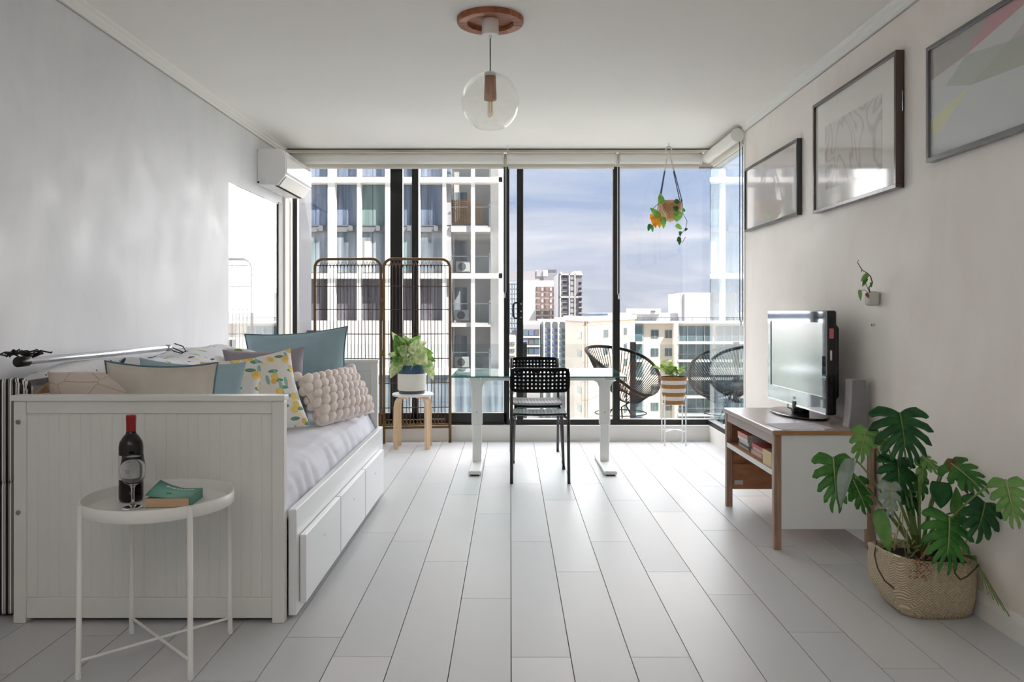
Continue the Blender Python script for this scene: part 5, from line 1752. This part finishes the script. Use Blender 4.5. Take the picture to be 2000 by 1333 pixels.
for a, b_ in ((at(1242, 0, 8.88).x, at(1432, 0, 8.88).x), (at(1030, 0, 8.88).x, at(1230, 0, 8.88).x), (-0.9, at(1018, 0, 8.88).x), (XL, -0.92), (at(1444, 0, 8.88).x, 3.55)):
    MB().box(a + .004, b_ - .004, 8.876, 8.884, -.12, .76).build('glass_panel', 'balustrade', bs)

def acapulco(center, nrm, label, seed):
    c = Vector(center); n = Vector(nrm).normalized()
    t = thing('string_chair', (c.x, c.y, -.16), label, 'chair', group='round string chairs on the balcony')
    up = (Vector((0, 0, 1)) - n * n.z).normalized()
    sd = up.cross(n)
    def rim(a):
        r = .40 * (1 + .10 * math.sin(a))
        p = c + sd * (r * .95 * math.cos(a)) + up * (r * math.sin(a) * 1.05)
        return p + n * (.05 * math.cos(2 * a))
    NR = 48
    MB().tube([rim(2 * PI * k / NR) for k in range(NR)], .016, 10, closed=True).build('rim', 'cord_black', t, smooth=True)
    s0 = c - n * .26 - up * .13
    s0.z = max(s0.z, .27)
    def ring(a): return s0 + sd * (.11 * math.cos(a)) + up * (.10 * math.sin(a))
    MB().tube([ring(2 * PI * k / 20) for k in range(20)], .008, 8, closed=True).build('seat_ring', 'cord_black', t, smooth=True)
    cords = MB()
    for k in range(76):
        a = 2 * PI * k / 76
        p, q = rim(a), ring(a)
        cords.tube([p, p.lerp(q, .5) - n * .055, q], .0042, 4, caps=False)
    o = cords.build('cords', 'cord_black', t); o['kind'] = 'stuff'
    hz = s0.z - .02
    base = Vector((c.x - n.x * .12, c.y - n.y * .12, 0))
    for k in range(3):
        a = 2 * PI * k / 3 + seed
        foot = Vector((base.x + .28 * math.cos(a), base.y + .28 * math.sin(a), -.16))
        MB().tube([foot, foot.lerp(Vector((base.x, base.y, hz)), .75) + Vector((0, 0, .02)), ring(a)], .008, 8).build('leg', 'cord_black', t, smooth=True)
    MB().tube([Vector((base.x + .26 * math.cos(2 * PI * k / 24), base.y + .26 * math.sin(2 * PI * k / 24), .10)) for k in range(24)], .006, 6, closed=True).build('base_ring', 'cord_black', t)
    return t
acapulco(at(1222, 720, 8.0), (.36, -.40, .84), 'black string lounge chair on the balcony, left of the jute planter', .5)
acapulco(at(1418, 722, 8.0), (-.40, -.40, .82), 'black string lounge chair on the balcony, right of the jute planter', 1.6)

# sunlit clad wall next door, seen through the left pane
cw_ = thing('clad_wall', (-3.25, 8.0, -3), 'white panelled wall next door outside the left pane', 'wall')
MB().box(-3.5, -3.262, 6.2, 11.3, -3.0, 5.0).build('backing', 'clad_gap', cw_)
ph = .75; pw = 1.25
r = 0
z = -3.0
first = {}
while z < 5.0:
    y = 6.2 - (pw / 2 if r % 2 else 0)
    while y < 11.3:
        a = max(6.2, y); b_ = min(11.3, y + pw)
        if b_ - a > .05:
            key = round(b_ - a, 3)
            if key not in first:
                o = MB().box(0, .014, .005, b_ - a - .005, .005, ph - .005).build('clad_panel', 'clad', cw_, local=True); first[key] = o.data
            else:
                o = bpy.data.objects.new('clad_panel', first[key]); COL.objects.link(o); o.parent = cw_
            o.location = Vector((-3.263, a, z)) - BASE[cw_.name]
        y += pw
    z += ph; r += 1

# ================================================================== white grid block close by, on the left
YF = 46.0
def bx_at(name, mat, parent, px0, px1, py0, py1, Y, depth, bevel=0):
    a = at(px0, py1, Y); b_ = at(px1, py0, Y)
    return MB().box(a.x, b_.x, Y, Y + depth, a.z, b_.z).build(name, mat, parent)
g1 = at(800, 840, YF)
nb = thing('apartment_block', (g1.x, YF, g1.z), 'white gridded apartment block filling the left half of the window', 'building')
# core behind everything
bx_at('core', 'b_grey', nb, 440, 884, 120, 1200, YF + 1.2, 10)
bx_at('core', 'b_white2', nb, 878, 982, 120, 1200, YF + 2.6, 8)
cols_px = [(640, 654), (697, 704), (752, 764), (813.5, 819.5), (864, 871), (920, 927)]
for a, b_ in [(474, 481), (530, 537), (585, 592)] + cols_px:
    bx_at('column', 'b_white', nb, a, b_, 130, 627 if b_ < 860 else 735, YF - .25, .55)
for y0, y1 in ((160, 170), (346, 356), (534, 544)):
    bx_at('beam', 'b_white', nb, 440, 981, y0, y1, YF - .45, .9)
bx_at('beam', 'b_white', nb, 866, 981, 722, 733, YF - .45, .9)
for y0, y1 in ((250, 262), (441, 453)):
    bx_at('floor_slab', 'b_slab', nb, 440, 881, y0, y1, YF + .35, .9)
# glass between the columns
edges = [440, 474, 481, 530, 537, 585, 592, 640, 654, 697, 704, 752, 764, 813.5, 819.5, 864, 871, 882]
bays = [(481, 530), (537, 585), (592, 640), (654, 697), (704, 752), (764, 813.5), (819.5, 864), (871, 881)]
k = 0
for a, b_ in bays:
    for y0, y1, m_ in ((170, 250, 'fg_blue'), (262, 346, 'fg_blue'), (356, 441, ('fg_blue', 'fg_green')[k % 3 == 2]), (453, 534, 'fg_grey'), (544, 627, 'fg_dark')):
        w = bx_at('window', 'b_grey', nb, a, b_, y0, y1, YF + .62, .15)
        n = 2 if b_ - a > 20 else 1
        for i in range(n):
            p0 = a + (b_ - a) * i / n + .8; p1 = a + (b_ - a) * (i + 1) / n - .8
            bx_at('pane', m_, w, p0, p1, y0 + 1.2, y1 - 1.2, YF + .57, .04)
        if b_ - a > 20 and y0 in (356, 453) and (k * 7) % 5 < 2:
            # curtains, blinds and wall units behind the glass, standing proud of the pane line
            cx0 = a + (b_ - a) * (.12 + .35 * ((k * 37) % 10) / 10)
            bx_at('curtain', ('fg_grey', 'fg_green', 'b_soffit')[k % 3], w, cx0, cx0 + (b_ - a) * .30, y0 + (8 if y0 == 356 else 18), y1 - 1.5, YF + .555, .012)
        k += 1
# railing line and dark blocks on the mid slab
for a, b_ in bays:
    bx_at('handrail', 'b_rail', nb, a, b_, 440, 441.6, YF + .30, .05)
    bx_at('ac_box', 'b_slab', nb, a + (b_ - a) * .62, a + (b_ - a) * .62 + min(8, (b_ - a) * .3), 441.7, 451, YF + .1, .25)
# podium wall below the left bays
bx_at('podium_wall', 'b_white2', nb, 440, 866, 627, 735, YF - .6, 2.0)
bx_at('podium_ledge', 'b_white', nb, 440, 878, 720, 733, YF - 1.0, 1.0)
bx_at('podium_wall', 'fg_grey', nb, 440, 983, 733, 1200, YF - .7, 1.0)
for px in (640, 720, 800, 880, 935):
    bx_at('podium_pier', 'b_soffit', nb, px, px + 8, 733, 1000, YF - .8, .2)
# right fin and the recessed balconies
bx_at('fin', 'b_white', nb, 974, 981, 120, 1200, YF - .45, 3.2)
bx_at('fin', 'b_white', nb, 958, 974, 120, 1200, YF + .9, 1.7)
bx_at('fin', 'b_grey', nb, 872, 881, 356, 735, YF + .3, .8)
for y0, y1 in ((441, 453), (631, 639)):
    bx_at('balcony_slab', 'b_soffit', nb, 881, 958, y0, y1, YF + .1, 2.5)
for ytop, ybot in ((404, 441), (500, 534), (593, 631), (688, 721), (310, 346)):
    bl_ = bx_at('balcony_glass', 'balustrade', nb, 882, 957, ytop + 1, ybot, YF + .05, .04)
    bx_at('handrail', 'b_rail', bl_, 881, 958, ytop, ytop + 1.4, YF + .03, .08)
    bx_at('rail_post', 'b_rail', bl_, 955, 958.5, ytop - 6, ybot, YF + .03, .08)
for ytop in (453, 544, 639, 358):
    bx_at('balcony_door', 'fg_grey', nb, 886, 912, ytop + 18, ytop + 78, YF + 2.5, .06)
    bx_at('wall_pipe', 'b_white', nb, 882, 887, ytop, ytop + 80, YF + 1.9, .1)
for px_, py_ in ((904, 521), (902, 616), (902, 708)):
    c_ = at(px_, py_, YF + 1.3)
    u_ = MB().box(c_.x - .42, c_.x + .42, c_.y, c_.y + .3, c_.z - .32, c_.z + .32).build('ac_unit', 'b_soffit', nb, bevel=.03)
    MB().lathe([(.02, 0), (.08, .01), (.09, .0), (.2, .0), (.22, .02), (.24, 0)], (0, 0, 0), 20).xform(Matrix.Translation((c_.x - .05, c_.y - .005, c_.z)) @ Matrix.Rotation(PI / 2, 4, 'X')).build('fan_grille', 't_dark2', u_)
# wooden privacy lattice on the upper balcony
a = at(884, 436, YF + 1.2); b_ = at(941, 390, YF + 1.2)
for i in range(16):
    x = a.x + (b_.x - a.x) * i / 15
    MB().box(x - .03, x + .03, YF + 1.2, YF + 1.23, a.z, b_.z - (.25 if i > 9 else 0)).build('lattice_slat', 'edge_band', nb)
for i in range(12):
    z = a.z + (b_.z - a.z) * i / 12
    MB().box(a.x, b_.x, YF + 1.17, YF + 1.2, z - .025, z + .025).build('lattice_slat', 'edge_band', nb)

# ================================================================== far towers
gz_ = -30.0
def tower(name, label, px, Y):
    return thing(name, (at(px, 600, Y).x, Y, gz_), label, 'building', group='buildings beyond the balcony')
def box_px(name, mat, parent, px0, px1, py0, Y, depth, py1=None, zb=None):
    a = at(px0, py0, Y); b_ = at(px1, py0, Y)
    z0 = zb if zb is not None else (at(0, py1, Y).z if py1 else gz_)
    return MB().box(a.x, b_.x, Y, Y + depth, z0, a.z).build(name, mat, parent)

YT = 210.0
tw = tower('tower_block', 'white tower with rows of brown windows', 1055, YT)
box_px('body', 't_white', tw, 1020, 1090, 548, YT, 20)
box_px('roof_block', 't_roof', tw, 985, 1062, 530, YT + 6, 12, 549)
box_px('roof_block', 't_dark', tw, 1062, 1089, 536, YT + 5, 12, 550)
box_px('roof_block', 't_white', tw, 1061, 1070, 528, YT + 4.8, 8, 540)
box_px('roof_block', 't_roof', tw, 1048, 1062, 527, YT + 5.5, 10, 540)
box_px('roof_sign', 't_dark2', tw, 1070, 1087, 527, YT + 5, 1, 533)
for v0, v1 in ((395, 460), (485, 545), (575, 640), (665, 735), (760, 825), (850, 915)):
    y0 = 510 + v0 * .1275; y1 = 510 + v1 * .1275
    for i in range(5):
        p0 = 1046.6 + i * 8.4
        w = box_px('window', 't_brown', tw, p0 + .25, p0 + 8.1, y0, YT - .25, .3, y1)
        if i % 2: box_px('blind', 'b_soffit', w, p0 + 2.4, p0 + 6.0, y0 + 1.6, YT - .4, .15, y1 - .4)
        else: box_px('dark_pane', 't_dark2', w, p0 + .8, p0 + 2.6, y0 + .8, YT - .4, .15, y1 - .4)
tb = tower('tower_block', 'dark grey tower with white vertical ribs', 1113, YT - 26)
Y2 = YT - 26
box_px('body', 't_dark', tb, 1090.5, 1137, 535, Y2, 20)
box_px('roof_block', 't_roof', tb, 1098, 1112, 530, Y2 + 5, 8, 536)
box_px('roof_block', 't_white', tb, 1121, 1136, 530, Y2 + 4, 8, 536)
for p0, p1 in ((1093.5, 1095.4), (1111, 1113), (1122, 1124)):
    box_px('rib', 't_white', tb, p0, p1, 535, Y2 - .5, .6)
for y0, y1 in ((535, 537.6), (579.5, 582)):
    box_px('band', 't_white', tb, 1093.5, 1138, y0, Y2 - .5, .6, y1)
for i in range(8):
    y0 = 538.5 + i * 10.75
    box_px('window', 't_win', tb, 1099.5, 1107.5, y0, Y2 - .2, .3, y0 + 4.6)
    if i: box_px('window', 't_win', tb, 1130.5, 1135.5, y0 + 2, Y2 - .2, .3, y0 + 6)
    box_px('spandrel', 't_dark2', tb, 1096, 1110.5, y0 + 5.2, Y2 - .15, .25, y0 + 6.6)
    box_px('glazing', 't_roof', tb, 1114, 1121.5, y0 + .5, Y2 - .2, .3, y0 + 8)
    if i > 1: box_px('balcony', 't_roof', tb, 1131, 1138.5, y0 + 7.6, Y2 - 1.2, 1.2, y0 + 10)
bg_ = tower('glass_block', 'pale blue glass office block at the edge of the white grid block', 1000, 130)
box_px('body', 't_blueglass', bg_, 955, 1012.5, 550, 130, 20)
for i in range(12):
    box_px('floor_band', 'b_grey', bg_, 984, 1012.5, 553 + i * 9.6, 129.85, .2, 554.2 + i * 9.6)
for p in range(6):
    box_px('glazing_bar', 'b_soffit', bg_, 986 + p * 5, 986.5 + p * 5, 551, 129.8, .2)

# arch-headed white facade
YA = 120.0
ab = tower('arched_building', 'white office front with tall arches below the towers', 1084, YA)
box_px('body', 'arch_band', ab, 1056.5, 1108, 626.5, YA, 18)
for p in (1061.5, 1075.5, 1089.5, 1104):
    box_px('pier', 'arch_white', ab, p, p + 2.6, 625.5, YA - .8, .9)
for p0, p1 in ((1064, 1075.5), (1078, 1089.5), (1092, 1104)):
    a = at(p0, 636, YA - .6); b_ = at(p1, 625.5, YA - .6)
    w = (b_.x - a.x); cx_ = (a.x + b_.x) / 2; h = b_.z - a.z
    poly = [(a.x, a.z), (a.x, b_.z), (b_.x, b_.z), (b_.x, a.z)] + [(cx_ + w / 2 * math.cos(t), a.z + h * .86 * math.sin(t)) for t in (PI * k / 12 for k in range(1, 12))]
    MB().prism(poly[::-1], 'y', YA - .7, YA - .2).build('arch', 'arch_white', ab)
    for i in range(7):
        y0 = 643 + 12.3 * i
        box_px('window', 'arch_win' if p0 < 1090 else 'd_glass', ab, p0, p1, y0, YA - .2, .3, y0 + 6.5)
lo = tower('office_building', 'low grey office with ribbon windows left of the arches', 1040, 118)
box_px('body', 'b_grey', lo, 1018, 1055, 634, 118, 12)
box_px('roof_edge', 't_white', lo, 1014, 1055.5, 629, 119, 10, 634.5)
for i in range(6):
    y0 = 643.5 + 18 * i
    box_px('ribbon', 'd_white', lo, 1018, 1055, y0 + 13.5, 117.6, .4, y0 + 17)
    for j in range(3):
        box_px('window', ('d_glass', 'arch_win', 't_dark2')[(i + j) % 3], lo, 1022.5 + j * 10.8, 1031.5 + j * 10.8, y0, 117.8, .3, y0 + 12)
bb = tower('office_building', 'cream office with strip windows beside the door frame', 999, 112)
box_px('body', 'c_peach', bb, 980, 1007.5, 660, 112, 12)
for i in range(9):
    y0 = 668 + 13.5 * i
    for j in range(2):
        box_px('window', 't_dark', bb, 993 + j * 6.6, 998.6 + j * 6.6, y0, 111.8, .3, y0 + 6.5)

# corner building: tan face and peach face
cb_ = tower('corner_building', 'tan and peach corner building behind the desk', 1150, 82)
PA = at(1106, 628, 92); PB = at(1143.5, 628, 82); PCc = at(1238, 626, 104)
top = PB.z
def face_quad(P0, P1, s0, s1, z0, z1, off, m_, nm, parent=cb_):
    P0 = Vector((P0.x, P0.y, 0)); P1 = Vector((P1.x, P1.y, 0))
    d = P1 - P0
    nrm_ = Vector((d.y, -d.x, 0)).normalized()
    a = P0 + d * s0; b_ = P0 + d * s1
    v_ = []
    for o_ in (off, -.3):
        for q, z in ((a, z0), (b_, z0), (b_, z1), (a, z1)):
            v_.append(Vector((q.x, q.y, z)) + nrm_ * o_)
    return MB().add(v_, [(0, 1, 2, 3), (7, 6, 5, 4), (0, 4, 5, 1), (1, 5, 6, 2), (2, 6, 7, 3), (3, 7, 4, 0)]).build(nm, m_, parent)
PD = Vector((PA.x + PCc.x - PB.x, PA.y + PCc.y - PB.y, 0))
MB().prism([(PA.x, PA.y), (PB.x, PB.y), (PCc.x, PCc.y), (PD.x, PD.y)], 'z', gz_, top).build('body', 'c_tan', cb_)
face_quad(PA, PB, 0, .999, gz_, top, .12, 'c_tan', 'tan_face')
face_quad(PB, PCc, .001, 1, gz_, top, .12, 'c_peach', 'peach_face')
face_quad(PB, PCc, -.01, 1, top, top + .5, .35, 'd_wall', 'parapet')
face_quad(PA, PB, 0, 1.0, top, top + .5, .35, 'd_wall', 'parapet')
st_h = 2.0
for i in range(6):
    zz_ = top - 1.15 - i * 1.93
    face_quad(PA, PB, .66, .86, zz_ - .68, zz_, .16, 'c_win', 'window')
    face_quad(PB, PCc, .30, .39, zz_ - .80, zz_ + .1, .16, 'c_win', 'window')
    face_quad(PB, PCc, .72, .80, zz_ - .80, zz_ + .1, .16, 'c_win', 'window')
for i in range(7):
    zz_ = top - .4 - i * 1.93
    face_quad(PB, PCc, .001, 1, zz_ - .05, zz_ + .02, .15, 'c_tan', 'string_course')

# large terrace building on the right
YD = 120.0
db = tower('terrace_building', 'cream apartment building with balconies and rooftop terrace on the right', 1330, YD)
box_px('body', 'd_wall', db, 1205, 1560, 632, YD, 25)
box_px('recess', 'd_recess', db, 1205, 1257, 634, YD - .2, .3)
box_px('roof_slab', 'd_white', db, 1200, 1560, 628.5, YD - 1.5, 26, 632)
box_px('penthouse', 'd_white', db, 1210, 1560, 612, YD + 6, 15, 630)
box_px('penthouse', 'd_white', db, 1241, 1291, 603, YD + 5, 10, 614)
box_px('lift_tower', 'd_white', db, 1338, 1440, 572, YD + 4, 9, 630)
box_px('lift_tower', 'b_grey', db, 1327.5, 1338, 573.5, YD + 4.5, 9, 630)
box_px('vent', 't_dark2', db, 1272, 1280, 607, YD + 4.8, .4, 610.5)
for i in range(22):
    p = 1205 + i * 13.4
    box_px('rail_post', 'b_rail', db, p, p + .7, 620.5, YD - 1.4, .06, 629)
box_px('rail', 'b_rail', db, 1200, 1500, 620.2, YD - 1.4, .08, 621.2)
box_px('rail_glass', 'balustrade', db, 1200, 1500, 621.4, YD - 1.35, .03, 628)
for i in range(7):
    y0 = 645.3 + i * 35.4
    for p0 in (1271.8, 1299):
        w = box_px('window', 'd_glass', db, p0, p0 + 14.6, y0, YD - .12, .2, y0 + 15.5)
        box_px('sash', 'd_grey', w, p0 + 6.9, p0 + 7.7, y0 + .3, YD - .2, .1, y0 + 15.2)
    # balcony stack on the right and on the left
    for q0, q1 in ((1326, 1392), (1398, 1460)):
        box_px('balcony_glazing', 'd_glass', db, q0, q1, y0 - 8, YD - .12, .2, y0 + 23)
        for j in range(4):
            box_px('door_frame', 'd_grey', db, q0 + j * (q1 - q0) / 4, q0 + j * (q1 - q0) / 4 + 1.2, y0 - 8, YD - .25, .15, y0 + 23)
        box_px('balcony_slab', 'd_white', db, q0 - 2, q1 + 2, y0 + 23, YD - 2.4, 2.6, y0 + 27)
        box_px('balcony_glass', 'balustrade', db, q0 - 1.5, q1 + 1.5, y0 + 12, YD - 2.35, .04, y0 + 23)
        box_px('rail', 'b_rail', db, q0 - 2, q1 + 2, y0 + 11.2, YD - 2.4, .08, y0 + 12.2)
    box_px('balcony_glazing', 'd_glass', db, 1212, 1254, y0 - 8, YD - .35, .2, y0 + 23)
    box_px('door_frame', 't_dark2', db, 1230, 1236, y0 - 4, YD - .5, .2, y0 + 23)
    box_px('balcony_slab', 'd_white', db, 1206, 1259, y0 + 23, YD - 2.0, 2.2, y0 + 27)
    box_px('balcony_glass', 'balustrade', db, 1206, 1258.5, y0 + 12, YD - 1.95, .04, y0 + 23)
# projecting wing that shades the recess
box_px('wing', 'd_wall', db, 1318, 1325, 632, YD - 2.2, 2.4)

# blue container roof box between tower and corner building
tag(box_px('roof_plant', 'pot_blue', None, 1112.5, 1122.5, 619.5, 125.0, 3, 627.5), 'blue rooftop plant box above the tan building', 'roof box')
tag(box_px('flat_roof', 'd_white', None, 1092, 1240, 622.5, 126.0, 14, 640), 'long white flat roof behind the tan corner building', 'roof')

# street level
tag(MB().box(-900, 900, 14, 2600, gz_ - 1, gz_ - .4).build('city_ground', 'ground_city'), 'grey city ground far below the balcony', 'ground', kind='structure')
hl = MB()
N_ = 160
vv = []
for i in range(N_ + 1):
    x = -2600 + 5200 * i / N_
    h = at(0, 612.5 + 2.2 * mnoise.noise(Vector((i * .21, 3, 0))) + 1.0 * mnoise.noise(Vector((i * 1.1, 7, 0))), 2500).z
    vv += [(x, 2500, gz_ - 1), (x, 2500, h), (x, 2900, h), (x, 2900, gz_ - 1)]
ff = []
for i in range(N_):
    a = 4 * i
    for j in range(3):
        ff.append((a + j, a + 4 + j, a + 5 + j, a + 1 + j))
hl.add(vv, ff)
tag(hl.build('suburb_ridge', 'hill'), 'hazy blue tree-covered ridge on the horizon', 'ridge', kind='structure')

def tree(px, py, Y, rad, hgt, label, seed):
    rn = random.Random(seed)
    c = at(px, py, Y)
    t = thing('street_tree', (c.x, Y, gz_), label, 'tree', group='trees in the street below')
    MB().tube([(c.x, Y, gz_ - .5), (c.x + .1, Y, c.z)], [.3, .2], 8).build('trunk', 'tree_trunk', t)
    fol = MB()
    for i in range(420):
        d_ = Vector((rn.gauss(0, 1), rn.gauss(0, 1), rn.gauss(0, 1))).normalized()
        p = c + Vector((d_.x * rad, d_.y * rad, d_.z * hgt)) * (rn.uniform(.55, 1.0))
        s_ = rn.uniform(.25, .5)
        u = Vector((rn.uniform(-1, 1), rn.uniform(-1, 1), rn.uniform(-1, 1))).normalized() * s_
        w = u.orthogonal().normalized() * s_
        fol.add([p - u, p + w * .7, p + u, p - w * .7], [(0, 1, 2, 3)])
    o = fol.build('foliage', 'tree_leaf', t); o['kind'] = 'stuff'
tree(1070, 771, 168, 2.3, 2.9, 'yellow green street tree seen under the chair back', 2)
tree(1057, 782, 178, 1.2, 1.5, 'small street tree left of the bigger one below the desk', 3)
def house(p0, p1, py_, Y, m_wall, label):
    a = at(p0, py_, Y); b_ = at(p1, py_, Y)
    t = thing('house', (a.x, Y, gz_), label, 'house', group='small houses in the street below')
    MB().box(a.x, b_.x, Y, Y + 6, gz_, a.z).build('wall', m_wall, t)
    MB().prism([(a.x - .2, a.z), (b_.x + .2, a.z), ((a.x + b_.x) / 2, a.z + (b_.x - a.x) * .55)], 'y', Y - .2, Y + 6).build('roof', 'roof_slate', t)
    for j in range(2):
        w = (b_.x - a.x)
        MB().box(a.x + w * (.15 + .45 * j), a.x + w * (.38 + .45 * j), Y - .06, Y + .1, a.z - 1.6, a.z - .6).build('window', 'c_win', t)
house(1044, 1056, 772, 145, 'b_grey', 'small grey gabled house left of the street tree')
house(1029.5, 1041.5, 778, 153, 'house_red', 'small reddish gabled house left of the grey one')
house(1014, 1028, 770, 160, 'd_white', 'small white gabled house at the foot of the office')
